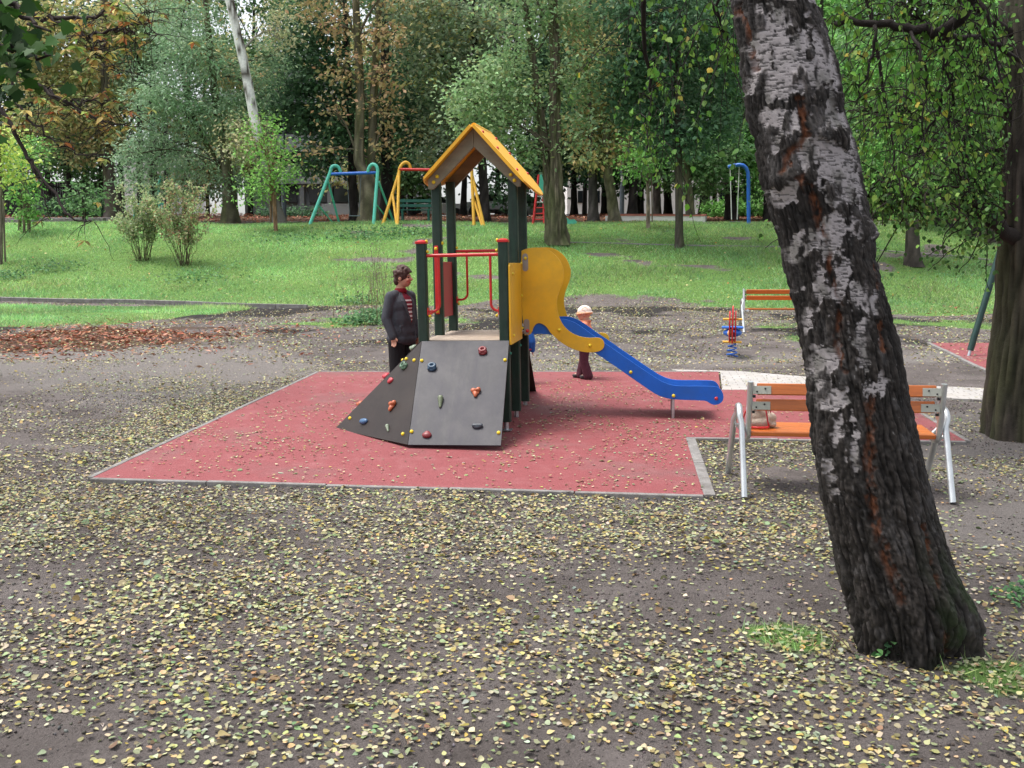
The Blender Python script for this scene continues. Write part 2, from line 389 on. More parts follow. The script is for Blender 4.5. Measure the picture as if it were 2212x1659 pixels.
c = _mix(n, l, c, gg, brk(sp.outputs[0], .45))
l.new(c, p.inputs['Base Color']); p.inputs['Roughness'].default_value = .92; p.inputs['Specular IOR Level'].default_value = .2
bp = n.new('ShaderNodeBump'); bp.inputs['Strength'].default_value = 1.0; bp.inputs['Distance'].default_value = .03
bm_ = n.new('ShaderNodeMath'); bm_.operation = 'ADD'; l.new(nf, bm_.inputs[0]); l.new(_noise(n, l, 75, 5, .7), bm_.inputs[1]); l.new(bm_.outputs[0], bp.inputs['Height']); l.new(bp.outputs[0], p.inputs['Normal'])
me = np_mesh('ground', V, Fc, m, None, True)
a = me.color_attributes.new('Col', 'FLOAT_COLOR', 'POINT')
a.data.foreach_set('color', np.stack([gr.ravel(), red.ravel(), sand.ravel(), dark.ravel()], 1).astype(np.float32).ravel())
sset(link('ground', me), 'bare earth and lawn of the park rising to a bank behind', 'ground', kind='structure')

# ---- red rubber mats, concrete edging, paved path
m, n, l, p = new_mat('red_rubber')
gn = _noise(n, l, 140, 3, .7); big = _noise(n, l, .7, 6, .65); mid = _noise(n, l, 5, 6, .7)
c = _mix(n, l, (.165, .036, .040), (.25, .066, .072), _ramp(n, l, gn, .35, .65))
c = _mix(n, l, c, (.26, .10, .103), _ramp(n, l, mid, .5, .85))
dd = n.new('ShaderNodeMath'); dd.operation = 'MULTIPLY'; dd.inputs[1].default_value = .85
l.new(_ramp(n, l, big, .52, .78), dd.inputs[0])
c = _mix(n, l, c, (.135, .088, .086), dd.outputs[0])
l.new(c, p.inputs['Base Color']); p.inputs['Roughness'].default_value = .8; p.inputs['Specular IOR Level'].default_value = .35
bp = n.new('ShaderNodeBump'); bp.inputs['Strength'].default_value = .5; bp.inputs['Distance'].default_value = .004; l.new(gn, bp.inputs['Height']); l.new(bp.outputs[0], p.inputs['Normal'])
MT['rubber'] = m
def slab(name, poly, mat, top, th, label, cat):
    mb = MB(); k = len(poly)
    t = [gp(q[0], q[1], top) for q in poly]; b = [q - Vector((0, 0, th)) for q in t]
    mb.add(t + b, [tuple(range(k)), tuple(range(2 * k - 1, k - 1, -1))] + [(i, (i + 1) % k, k + (i + 1) % k, k + i) for i in range(k)])
    return sset(mb.build(name, mat), label, cat, kind='structure')
slab('play_mat', MATXY, MT['rubber'], .012, .09, 'red rubber safety mat under the climbing tower', 'play mat')
slab('play_mat', MAT2XY, MT['rubber'], .012, .09, 'red rubber safety mat under the dark green swing frame', 'play mat')
m, n, l, p = new_mat('path_paving')
tc = n.new('ShaderNodeTexCoord'); br = n.new('ShaderNodeTexBrick'); br.inputs['Scale'].default_value = 1; br.inputs['Brick Width'].default_value = .21; br.inputs['Row Height'].default_value = .11; br.inputs['Mortar Size'].default_value = .006
br.inputs['Color1'].default_value = (.33, .315, .305, 1); br.inputs['Color2'].default_value = (.40, .385, .375, 1); br.inputs['Mortar'].default_value = (.16, .14, .13, 1)
mp = n.new('ShaderNodeMapping'); mp.inputs['Rotation'].default_value = (0, 0, .12); l.new(tc.outputs['Object'], mp.inputs[0]); l.new(mp.outputs[0], br.inputs['Vector'])
c = _mix(n, l, br.outputs['Color'], (.33, .30, .27), _ramp(n, l, _noise(n, l, 2.2, 7, .7), .45, .75)); l.new(c, p.inputs['Base Color']); p.inputs['Roughness'].default_value = .85
bp = n.new('ShaderNodeBump'); bp.inputs['Strength'].default_value = .6; bp.inputs['Distance'].default_value = .006; l.new(br.outputs['Fac'], bp.inputs['Height']); bp.invert = True; l.new(bp.outputs[0], p.inputs['Normal'])
slab('path', PATHXY, m, .008, .08, 'pale block paved path behind the bench and slide', 'path')
def edging(pts, wd, top, label, name='kerb', seg=1.0, depth=.12, out=1):
    mb = MB()
    for a, b in zip(pts[:-1], pts[1:]):
        a = Vector((a[0], a[1])); b = Vector((b[0], b[1])); d = (b - a); L = d.length; d.normalize(); nr = Vector((d.y, -d.x)) * out
        k = max(1, round(L / seg))
        for i in range(k):
            s0, s1 = L * i / k + .004, L * (i + 1) / k - .004
            q = [a + d * s0, a + d * s1, a + d * s1 + nr * wd, a + d * s0 + nr * wd]
            j = random.uniform(-.004, .004)
            t = [gp(x.x, x.y, top + j) for x in q]; bb = [x - Vector((0, 0, depth)) for x in t]
            mb.hexa(bb, t)
    return sset(mb.build(name, MT['conc'], bevel=.006), label, 'kerb', kind='structure')
edging([MATXY[7], MATXY[0], MATXY[1]], .048, .018, 'thin concrete edging along the left and front of the red mat')
edging([MATXY[1], MATXY[2]], .09, .018, 'wider concrete edging at the right front corner of the red mat')
edging([MATXY[2], MATXY[3], MATXY[4]], .05, .016, 'thin concrete edging of the red mat behind the near bench')
edging([MAT2XY[0], MAT2XY[3], MAT2XY[2]], .065, .022, 'flat concrete edging along the red swing mat', out=1)
edging([MATXY[6], MATXY[7]], .04, .018, 'thin pale edging along the back of the red mat')
kp = [g(-60, 650), g(0, 649.5), g(125, 653), g(270, 655), g(400, 658.5), g(530, 663.5), g(662, 667)]
edging([(q.x, q.y) for q in kp], -.075, .10, 'raised weathered concrete kerb between lawn and dark earth', seg=1.1, depth=.3)
# low terrace kerbs of old stone in the lawn
edging([(g(u, v).x, g(u, v).y) for u, v in ((1228, 523), (1340, 525), (1466, 529), (1600, 531), (1720, 533))], .09, .015, 'half buried stone edging across the upper lawn on the right', seg=.9, depth=.3)
edging([(g(u, v).x, g(u, v).y) for u, v in ((1900, 540), (1990, 547), (2060, 552), (2140, 561))], .09, .015, 'half buried stone edging behind the hanging birch twigs', seg=.9, depth=.3)
for k_, (v_, u1_) in enumerate(((471, 330), (478, 230))):      # shallow steps on the far left
    edging([(at(u, v_, 44.5 - 2.3 * k_).x, 44.5 - 2.3 * k_) for u in (-30, 60, 150, u1_)], .35, .14, ('upper shallow stone step at the left end of the bank', 'lower shallow stone step at the left end of the bank')[k_], seg=1.4, depth=.4)

# ------------------------------------------------------------------ fallen leaves: each one a bent blade lying on the earth, mat or path
def surf(x, y):
    z = gz(y, x) + micro(x, y) * np.clip((60 - y) / 20, 0, 1)
    on = paved(x, y); return np.where(on, gz(y, x) + .013, z), on
def leaves_on(n, xr, yr, dens, size, cols, wts, tilt=.35, T=RND_P, Tf=RND_F, jit=.20):
    y = np.sqrt(rng.random(n) * (yr[1] ** 2 - yr[0] ** 2) + yr[0] ** 2); x = (rng.random(n) * 2 - 1) * (y * .60 + .4) if xr is None else xr[0] + rng.random(n) * (xr[1] - xr[0])
    z, on = surf(x, y); k = rng.random(n) < dens(x, y, on); x, y, z, on = x[k], y[k], z[k], on[k]; n = len(x)
    up = np.stack([np.zeros(n), np.zeros(n), np.ones(n)], 1) + tilt * rng.standard_normal((n, 3)) * (1 - .55 * on[:, None])
    th = rng.random(n) * 2 * np.pi; d = np.stack([np.cos(th), np.sin(th), tilt * .5 * rng.standard_normal(n) * (1 - .5 * on)], 1)
    s = size[0] + (size[1] - size[0]) * rng.random(n); S = np.stack([s * rng.uniform(.75, 1.15, n), s, s * rng.uniform(-1.0, 2.2, n)], 1)
    P = np.stack([x, y, z + .004 + .014 * rng.random(n) ** 2], 1)
    return scatter(T, Tf, P, basis(d, up), S, pal(n, cols, wts, jit))
LC = [(.40, .365, .19), (.33, .30, .13), (.235, .275, .145), (.44, .40, .27), (.36, .25, .125), (.20, .14, .07), (.15, .22, .095), (.39, .31, .085), (.27, .29, .21), (.13, .09, .052), (.16, .15, .075)]
LW = [6, 5, 5, 4.5, 1.6, 1.8, 1.6, 2.2, 3.5, 2, 2]
def dn(x, y, on):
    pn = fbm(x * 1.1, y * 1.1, 0, 4, 40); pb = fbm(x * .33, y * .45, 8, 3, 44)
    d = np.clip((pn - .30) * 2.6, .05, 1) * np.clip((pb - .22) * 2.6, .18, 1.0)
    band = np.clip(1.15 - np.abs(y - 6.6) / 1.6, 0, 1) * (x < 2.2)          # drift along the front of the mat
    d = np.maximum(d, band * np.clip((pn - .22) * 3, .3, 1))
    drift = np.clip(1.1 - np.abs(x + 3.75 - (y - 8) * .10) / 1.3, 0, 1) * (y > 7.2) * (y < 13)
    d = np.maximum(d, drift * np.clip((pn - .25) * 3, .2, 1))
    d = np.where((x < -4.6 + .2 * y * 0) & (y > 9), d * .5, d)
    d = np.where((x > 2.6) & (y > 5), d * np.clip((pb - .3) * 3, .25, 1), d)
    d = np.where(on, np.clip((fbm(x * 1.6, y * 1.6, 3, 3, 61) - .36) * .45, .035, .2), d)
    d = np.maximum(d, .8 * np.clip((x - 1.2) / .5, 0, 1) * np.clip((5.6 - y) / .8, 0, 1) * np.clip((pn - .28) * 4, .2, 1))
    d = np.maximum(d, .75 * np.clip((4.6 - y) / .8, 0, 1) * np.clip((pn - .34) * 5, .1, 1) * ~on)
    return d * np.clip((15.5 - y) / 4, .45, 1)
parts = [leaves_on(150000, None, (2.9, 15.5), dn, (.015, .033), LC, LW, .26, jit=.2), leaves_on(95000, None, (2.9, 15.5), dn, (.018, .038), LC, LW, .38, LEAF_P, LEAF_F), leaves_on(7000, None, (2.9, 15.5), dn, (.034, .052), LC, [3, 4, 4, 2, 3, 3, 3, 3, 2, 2, 3], .5)]
mk = lambda x, y: masks(x, y)
parts.append(leaves_on(190000, None, (15, 28.5), lambda x, y, on: np.where(on, .12, .42 * np.clip((fbm(x * .8, y * .8, 2, 4, 48) - .25) * 2.4, .1, 1)) * (1 - .75 * mk(x, y)[0]) * (1 - .5 * mk(x, y)[1]), (.028, .052), LC, LW, .4))
parts.append(leaves_on(5000, None, (28, 43), lambda x, y, on: .35 + 0 * x, (.05, .09), [(.55, .5, .25), (.45, .25, .08), (.5, .42, .12), (.35, .15, .05)], [4, 2, 2, 2], .6))
parts = [(q[0], np.concatenate([q[1][:, [0, 1, 2]], q[1][:, [0, 2, 3]]]) if q[1].shape[1] == 4 else q[1], q[2]) for q in parts]
V = np.concatenate([q[0] for q in parts]); off = np.cumsum([0] + [len(q[0]) for q in parts[:-1]]); Fc = np.concatenate([q[1] + o for q, o in zip(parts, off)]); C = np.concatenate([q[2] for q in parts])
sset(link('fallen_leaves', np_mesh('fallen_leaves', V, Fc, MT['litter'], C)), 'small pale yellow fallen birch leaves scattered over earth and mat', 'fallen leaves', kind='stuff')
# crumbs of earth
n_ = 90000; y = np.sqrt(rng.random(n_) * (12 ** 2 - 2.9 ** 2) + 2.9 ** 2); x = (rng.random(n_) * 2 - 1) * (y * .58 + .4); z, on = surf(x, y); k = ~on & (fbm(x * 2, y * 2, 6, 4, 33) > .44); x, y, z = x[k], y[k], z[k]; n_ = len(x)
OC_P = np.array([(1, 0, 0), (0, 1, 0), (-1, 0, 0), (0, -1, 0), (0, 0, .8), (0, 0, -.6)], float); OC_F = np.array([(0, 1, 4), (1, 2, 4), (2, 3, 4), (3, 0, 4), (1, 0, 5), (2, 1, 5), (3, 2, 5), (0, 3, 5)])
sc_ = .0025 + .010 * rng.random(n_) ** 3; V, Fc, C = scatter(OC_P, OC_F, np.stack([x, y, z + sc_ * .2], 1), basis(rdir(n_), rdir(n_)), sc_[:, None] * rng.uniform(.6, 1.3, (n_, 3)), pal(n_, [(.11, .094, .088), (.07, .06, .055), (.16, .14, .13)], [4, 4, 1], .2))
sset(link('soil_crumbs', np_mesh('soil_crumbs', V, Fc, MT['litter'], C)), 'small crumbs of dark earth lying between the leaves', 'earth', kind='stuff')
# long rust-brown chestnut leaves in a patch on the left, and some on the floor of the wood
BR = [(.36, .12, .065), (.27, .09, .05), (.42, .18, .09), (.18, .07, .045), (.44, .24, .15)]
q1 = leaves_on(42000, (-13.5, -1.8), (14.5, 22.5), lambda x, y, on: np.where(on, .0, np.clip(1.35 - np.hypot((x + 8.3) / 2.9, (y - 18.6) / 2.6) + (fbm(x * .9, y * .9, 4, 4, 47) - .5) * 2, 0, 1) * .34 + .012), (.07, .15), BR, [4, 4, 2, 3, 2], .6, NAR_P, DIA_F)
q2 = leaves_on(26000, (-28, 28), (41.5, 60), lambda x, y, on: .5 * np.clip((y - 41 - 2 * (fbm(x * .3, y * .3, 0, 3, 3) - .5)) / 2, 0, 1), (.12, .22), BR, [4, 4, 2, 3, 1], .5, NAR_P, DIA_F)
q3 = leaves_on(6000, (7, 18), (22, 30), lambda x, y, on: np.clip(1.2 - np.hypot((x - 12) / 4.2, (y - 25.5) / 1.7) + (fbm(x, y, 4, 4, 47) - .5) * 2, 0, 1) * .6, (.07, .13), BR, [4, 4, 2, 3, 1], .5, NAR_P, DIA_F)
parts = [q1, q2, q3]
V = np.concatenate([q[0] for q in parts]); off = np.cumsum([0] + [len(q[0]) for q in parts[:-1]]); Fc = np.concatenate([q[1] + o for q, o in zip(parts, off)]); C = np.concatenate([q[2] for q in parts])
sset(link('brown_leaves', np_mesh('brown_leaves', V, Fc, MT['litter'], C)), 'rust brown chestnut leaves heaped at the edge of the sand and under the wood', 'fallen leaves', kind='stuff')

# ------------------------------------------------------------------ grass
def blades(n, xr, yr, ln, wd, cols, wts, thr=.25):
    y = np.sqrt(rng.random(n) * (yr[1] ** 2 - yr[0] ** 2) + yr[0] ** 2); x = (rng.random(n) * 2 - 1) * (y * .56 + .5) if xr is None else xr[0] + rng.random(n) * (xr[1] - xr[0])
    mgr = masks(x, y)[0]; k = (mgr > thr + .5 * (rng.random(n) - .3)) & ~paved(x, y); x, y, mgr = x[k], y[k], mgr[k]; n = len(x)
    z, on = surf(x, y)
    d = np.stack([.75 * rng.standard_normal(n), .75 * rng.standard_normal(n), np.ones(n)], 1); up = rng.standard_normal((n, 3)) * np.array([1, 1, .15])
    tall = .7 + .9 * np.clip((fbm(x * .7, y * .7, 0, 3, 17) - .35) * 3, 0, 1)
    s = (ln[0] + (ln[1] - ln[0]) * rng.random(n)) * tall * (.5 + .5 * mgr)
    S = np.stack([wd * rng.uniform(.6, 1.4, n), s, s], 1)
    c = pal(n, cols, wts, .2); tone = fbm(x * .45, y * .45, 3, 4, 81)[:, None]
    c = c * (.42 + 1.2 * tone) * (1 - .24 * np.clip((x - 0) / 4, 0, 1) * np.clip((y - 15) / 5, 0, 1))[:, None]; c[:, 0] *= 1 + .35 * (vn(x * .8, y * .8, 4, 9) - .5)  # lawn on the right: tree shade painted into the blade colour
    return scatter(BLADE_P, BLADE_F, np.stack([x, y, z - .01], 1), basis(d, up), S, c)
GC = [(.33, .55, .20), (.40, .62, .23), (.22, .42, .15), (.46, .60, .28), (.30, .49, .26), (.48, .48, .27)]
GW = [5, 5, 4, 2, 2, 1]
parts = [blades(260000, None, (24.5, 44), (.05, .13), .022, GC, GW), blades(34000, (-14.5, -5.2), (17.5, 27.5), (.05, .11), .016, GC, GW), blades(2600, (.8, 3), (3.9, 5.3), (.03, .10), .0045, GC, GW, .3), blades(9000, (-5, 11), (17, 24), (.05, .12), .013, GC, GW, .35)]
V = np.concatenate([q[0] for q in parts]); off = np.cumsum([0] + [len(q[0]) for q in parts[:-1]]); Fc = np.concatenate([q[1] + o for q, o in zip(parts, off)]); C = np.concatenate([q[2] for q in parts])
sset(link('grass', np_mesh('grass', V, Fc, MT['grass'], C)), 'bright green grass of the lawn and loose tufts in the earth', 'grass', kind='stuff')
# low leafy weeds in the lawn
def weeds(spots):
    P = []
    for u, v, r, k in spots:
        c = g(u, v); P.append(np.stack([c.x + r * rng.standard_normal(k) * .6, c.y + r * rng.standard_normal(k) * .45, np.zeros(k)], 1))
    P = np.concatenate(P); P[:, 2] = gz(P[:, 1], P[:, 0]) + .03 + .2 * rng.random(len(P)) ** 1.5; n = len(P)
    up = np.array([[0, -.3, 1.]]) + .5 * rng.standard_normal((n, 3)); d = rdir(n) * np.array([1, 1, .3])
    s = rng.uniform(.05, .11, n) * np.where(P[:, 1] < 8, .38, 1)
    P[:, 2] -= np.where(P[:, 1] < 8, .6, 0) * (P[:, 2] - gz(P[:, 1], P[:, 0]))
    return scatter(LEAF_P, LEAF_F, P, basis(d, up), s, pal(n, [(.10, .22, .09), (.16, .30, .13), (.07, .17, .07)], None, .25))
V, Fc, C = weeds([(830, 508, 1.6, 700), (760, 512, 1.2, 400), (900, 505, 1.0, 300), (620, 520, 1.2, 300), (810, 690, .5, 500), (790, 700, .5, 400), (850, 685, .4, 300), (10, 600, .8, 350), (440, 600, 1.3, 300), (115, 582, .8, 200), (770, 655, .6, 200), (2190, 1300, .12, 60), (2200, 1290, .08, 40), (1930, 1418, .05, 30), (1890, 1398, .05, 25)])
sset(link('weeds', np_mesh('weeds', V, Fc, MT['leaf'], C)), 'low leafy weeds growing in patches among the grass', 'weeds', kind='stuff')
# ------------------------------------------------------------------ the climbing tower (built in its own axes: x right, y away, z up)
YAW = R(-7.8)
TW = thing('play_tower', 'green wooden climbing tower with yellow gable roof, dark climbing wall and blue slide', 'play tower', gp(-.455, 9.79, .012), (0, R(-1.0), YAW))
TM = Matrix.LocRotScale(TW.location, TW.rotation_euler, None); TI = TM.inverted()
def lray(u, v):
    o = TI @ Vector((0, 0, CZ)); d = (TI.to_3x3() @ Vector(ray(u, v))); return o, d
def lhit(u, v, P0, N):
    o, d = lray(u, v); N = Vector(N); t = (Vector(P0) - o).dot(N) / d.dot(N); return o + d * t
def onp(u, v, y): q = lhit(u, v, (0, y, 0), (0, 1, 0)); return (q.x, q.z)
def onx(u, v, x): q = lhit(u, v, (x, 0, 0), (1, 0, 0)); return (q.y, q.z)
c1 = lambda x, y: (691.2 + x * .2486, 251.4 + y * .2486)
c2 = lambda x, y: (691.2 + x * .2486, 612.7 + y * .2486)
c3 = lambda x, y: (1060.5 + x * .2486, 502.7 + y * .2486)
HW = .405; ROW = [0, .76, 1.52]; PW = .096
DECK = .895
def tb(mb, name, mat, par=None, **k): return mb.build(name, MT[mat] if isinstance(mat, str) else mat, par or TW, local=True, **k)
def dome(P, N, r, par, mat='yellow_cap', name='bolt'):
    mb = MB(); q = Vector(N).to_track_quat('Z', 'Y'); mb.tube([Vector(P) - Vector(N) * .004, Vector(P) + Vector(N) * .006], r * 1.0, 12); mb.ell(Vector(P) + Vector(N) * .005, (r, r, r * .75), 12, 8, q)
    return tb(mb, name, mat, par, smooth=True)
def post(x, y, z0, z1, capped):
    mb = MB(); h = PW / 2; c = .012
    sec = [(-h + c, -h), (h - c, -h), (h, -h + c), (h, h - c), (h - c, h), (-h + c, h), (-h, h - c), (-h, -h + c)]
    mb.prism(sec, (lambda a, b: (x + a, y + b, z0), (0, 0, 1)), z1 - z0)
    p = tb(mb, 'post', 'green_wood')
    f = MB(); f.tube([(x, y, -.03), (x, y, z0 + .02)], .024, 12); f.box((x, y, .004), (.11, .11, .008)); tb(f, 'post_foot', 'galv', p)
    if capped:
        k = MB(); k.box((x, y, z1 + .004), (PW + .012, PW + .012, .024)); k.ell((x, y, z1 + .014), (.05, .05, .016), 14, 8); tb(k, 'post_cap', 'red', p, bevel=.004)
    return p
ZS = onp(1092, 521, -.05)[1]
PT = {}
for sx in (-1, 1):
    for i, y in enumerate(ROW):
        PT[sx, i] = post(sx * HW, y, .085, ZS if i == 0 else 2.56, i == 0)
for sx in (-1, 1):
    for i in (0, 1):
        dome((sx * HW + (-.052 if sx > 0 else .052), ROW[i] - .02, DECK + .97), (-sx, 0, 0), .017, PT[sx, i])
mb = MB()
for k in range(3): mb.box((0, .02 + k * .518 + .24, DECK - .014), (2 * HW - PW - .004 if False else .86, .512, .028))
tb(mb, 'deck', 'deck', bevel=.003)
for y in (-.03, 1.55): mb = MB(); mb.box((0, y, DECK - .085), (.70, .03, .11)); tb(mb, 'deck_joist', 'green_wood', bevel=.003)
# climbing panels
BL = TI @ g(877, 974); BR_ = TI @ g(1083, 975); TIP = TI @ g(729, 926)
yb = (BL.y + BR_.y) / 2
def panel(name, pts, th, mat):
    pts = [Vector(q) for q in pts]; N = (pts[1] - pts[0]).cross(pts[2] - pts[0]).normalized()
    mb = MB(); k = len(pts); mb.add([*pts] + [q - N * th for q in pts], [tuple(range(k)), tuple(range(2 * k - 1, k - 1, -1))] + [(i, (i + 1) % k, k + (i + 1) % k, k + i) for i in range(k)])
    return tb(mb, name, mat, bevel=.0015), N
XB = -.425
FP = [(XB + .012, -.065, DECK - .002), (BL.x + .008, yb, .012), (BR_.x + .004, yb, .012), (-XB + .03, -.065, DECK - .002)]
front, FN = panel('climbing_panel', FP, .02, 'ramp')
CP = [(XB + .006, -.06, DECK - .004), (TIP.x - .03, TIP.y, .012), (BL.x + .002, yb + .004, .012)]
corner, CN = panel('corner_panel', CP, .02, 'ramp_side'); corner['label'] = 'brown triangular climbing panel at the corner'
LP_ = [(XB - .01, .80, DECK - .004), (TIP.x, TIP.y + .80, .012), (TIP.x, TIP.y + .012, .012), (XB - .01, -.05, DECK - .004)]
left, LN = panel('side_climbing_panel', LP_, .02, 'ramp_side')
RP = [(.415, 1.60, DECK - .01), (.415, 2.62, .012), (-.415, 2.62, .012), (-.415, 1.60, DECK - .01)]
rear, RN = panel('rear_ramp', RP, .024, 'ramp_side')
mb = MB()
for k in range(5): q = Vector((0, 1.75 + k * .19, DECK - .01 - (.15 + k * .19) * .875 + .02)); mb.box(q, (.8, .04, .03), Euler((R(-41), 0, 0)))
tb(mb, 'ramp_batten', 'green_wood', rear)
HM = {k: M('hold_' + k, c, .38, 0, .2, 20, .15, 120, spec=.5) for k, c in dict(red=(.16, .018, .022), darkblue=(.02, .055, .10), orange=(.36, .085, .03), olive=(.12, .145, .085), slate=(.045, .055, .07), green=(.06, .12, .07), brightred=(.40, .03, .045), blue=(.045, .11, .22), sage=(.17, .21, .15)).items()}
def hold(u, v, P0, N, par, kind, mat, s=.05, rot=0):
    c = lhit(u, v, P0, N); N = Vector(N); X = Vector((1, 0, 0)); X = (X - N * X.dot(N)).normalized(); Y = N.cross(X)
    B = Matrix((X, Y, N)).transposed().to_4x4() @ Matrix.Rotation(R(rot), 4, 'Z'); B.translation = c
    mb = MB()
    if kind == 'donut':
        mb.tube([(s * .62 * math.cos(a), s * .5 * math.sin(a) + s * .15, s * .55) for a in np.linspace(0, 2 * math.pi, 17)], s * .33, 10)
        mb.ell((0, -s * .25, s * .15), (s, s * .85, s * .42)); mb.ell((-s * .55, -s * .5, s * .3), s * .38); mb.ell((s * .5, -s * .55, s * .3), s * .36)
    elif kind == 'tri':
        mb.ell((0, -s * .6, s * .25), (s * .45, s * .75, s * .4)); mb.ell((-s * .55, s * .35, s * .3), (s * .55, s * .5, s * .38)); mb.ell((s * .5, s * .45, s * .4), (s * .5, s * .55, s * .5)); mb.ell((0, 0, s * .2), (s * .8, s * .8, s * .3)); mb.tube([(-s * .7, s * .7, s * .3), (s * .2, s * .1, s * .75), (s * .75, s * .75, s * .45)], s * .22, 8)
    elif kind == 'tear':
        mb.cap((0, s * .75, s * .3), (0, -s * 1.15, s * .16), s * .55, s * .22); mb.cap((0, s * .5, s * .5), (0, -s * .6, s * .35), s * .3, s * .12)
    elif kind == 'cyl':
        mb.cap((-s * .7, s * .05, s * .3), (s * .75, 0, s * .3), s * .42, s * .4); mb.ell((0, -s * .2, s * .2), (s * 1.0, s * .45, s * .35))
    elif kind == 'dome':
        mb.ell((0, -s * .1, s * .15), (s * 1.0, s * .72, s * .5)); mb.ell((0, s * .35, s * .1), (s * .65, s * .55, s * .45))
    else:
        mb.ell((0, 0, s * .2), (s * 1.05, s * .6, s * .48)); mb.ell((-s * .5, 0, s * .25), (s * .55, s * .55, s * .5))
    me = fuse(mb, s * .09, 5, 'hold', HM[mat]); o = link('climbing_hold', mapme(me, B), par)
    b = MB(); q = B @ Vector((s * .1, s * .15, s * .62)); b.ell(q, .006, 8, 6); b.build('hold_screw', MT['galv'], o, smooth=True) if False else None
    return o
for x, y, k, mt, s, r in ((1415, 590, 'donut', 'red', .046, 10), (975, 730, 'donut', 'darkblue', .047, 0), (1355, 945, 'tri', 'orange', .047, 0), (1048, 1030, 'tear', 'olive', .052, 4), (1368, 1240, 'cyl', 'slate', .046, 4), (930, 1315, 'dome', 'red', .047, 0)):
    hold(*c2(x, y), FP[0], FN, front, k, mt, s, r)
for x, y, k, mt, s, r in ((735, 718, 'donut', 'green', .044, 35), (615, 843, 'dome', 'brightred', .04, 10), (632, 1062, 'tri', 'orange', .05, -20), (388, 1200, 'blob', 'blue', .052, -15), (592, 1258, 'tear', 'sage', .036, 20)):
    hold(*c2(x, y), CP[0], CN, corner, k, mt, s, r)
def lpt(a, b): return Vector(LP_[3]).lerp(Vector(LP_[2]), b).lerp(Vector(LP_[0]).lerp(Vector(LP_[1]), b), a)
for a, b, k, mt in ((.16, .1, 'blob', 'sage'), (.12, .42, 'tri', 'brightred'), (.12, .74, 'blob', 'orange'), (.6, .3, 'donut', 'green'), (.7, .7, 'dome', 'blue'), (.35, .85, 'cyl', 'slate')):
    q = TM @ lpt(a, b); cc = lpt(a, b)
    N = Vector(LN); X = Vector((0, 1, 0)); X = (X - N * X.dot(N)).normalized(); Y = N.cross(X); B = Matrix((X, Y, N)).transposed().to_4x4(); B.translation = cc
    mb = MB(); s = .05; mb.ell((0, 0, s * .3), (s, s * .8, s * .6)); mb.ell((0, s * .4, s * .6), (s * .5, s * .4, s * .5)); link('climbing_hold', mapme(fuse(mb, .005, 4, 'hold', HM[mt]), B), left)
for x, y in ((885, 670), (1608, 665), (797, 1287), (1552, 1297)): dome(lhit(*c2(x, y), FP[0], FN), FN, .0175, front)
for x, y in ((820, 667), (752, 655), (262, 1170), (722, 1307)): dome(lhit(*c2(x, y), CP[0], CN), CN, .0175, corner)
for a, b in ((.06, .22), (.06, .9), (.94, .22), (.94, .9)): dome(lpt(a, b), LN, .0175, left)
# railings: a top bar with two bent handles
def rail(y, xs, zb, zl, name):
    x0, x1 = xs; mb = MB(); e = HW - PW / 2
    mb.tube([(-e, y, zb), (e, y, zb)], .017, 12)
    for s, xh in ((-1, x0), (1, x1)):
        pts = [(xh, y, zb)] + [(xh, y, zl + .07)] + [(xh + s * .07 * (1 - math.cos(a)), y, zl + .07 - .07 * math.sin(a)) for a in np.linspace(.3, math.pi / 2, 6)] + [(s * e, y, zl)]
        mb.tube(pts, .013, 10)
        mb.box((s * (e - .004), y, zl), (.01, .07, .075))
    o = tb(mb, name, 'red', smooth=True, auto=40)
    for s in (-1, 1): dome((s * (e - .02), y - .02, zl - .045), (-s, -.3, 0), .015, o); dome((s * (e - .012), y - .02, zb + .04), (-s, -.3, 0), .015, o)
    return o
zb0 = onp(*c1(1240, 1205), 0)[1]; zl0 = onp(*c2(1540, 235), 0)[1]
rail(0, (onp(*c1(1032, 1300), 0)[0], onp(*c1(1480, 1300), 0)[0]), zb0, zl0, 'hand_rail')
zb2 = onp(*c1(1400, 1168), ROW[2])[1]; zl2 = onp(*c1(1240, 1592), ROW[2])[1]
rail(ROW[2], (onp(*c1(1277, 1300), ROW[2])[0], -onp(*c1(1277, 1300), ROW[2])[0]), zb2, zl2, 'hand_rail')
# side rail and red board on the left
mb = MB(); zt = onp(*c1(1020, 1150), .7)[1]; zl = onp(*c2(1040, 240), .7)[1]; xr = -HW - .004
mb.box((xr, ROW[1] - .06, (zt + zl) / 2), (.042, .02, zt - zl + .06)); mb.tube([(xr, ROW[1] - .075, zl + .02), (xr, .35, zl - .01), (xr, .05, zl - .01)], .013, 10)
o = tb(mb, 'side_rail', 'red', bevel=.006); dome((xr, ROW[1] - .072, zt), (0, -1, 0), .017, o); dome((xr, ROW[1] - .072, zl), (0, -1, 0), .017, o)
z0 = onx(*c2(1105, 285), -HW)[1]; z1 = onx(*c1(1105, 1265), -HW)[1]
mb = MB(); mb.box((-HW, (ROW[1] + ROW[2]) / 2, (z0 + z1) / 2), (.018, .655, z1 - z0)); o = tb(mb, 'side_board', 'red_panel', bevel=.003)
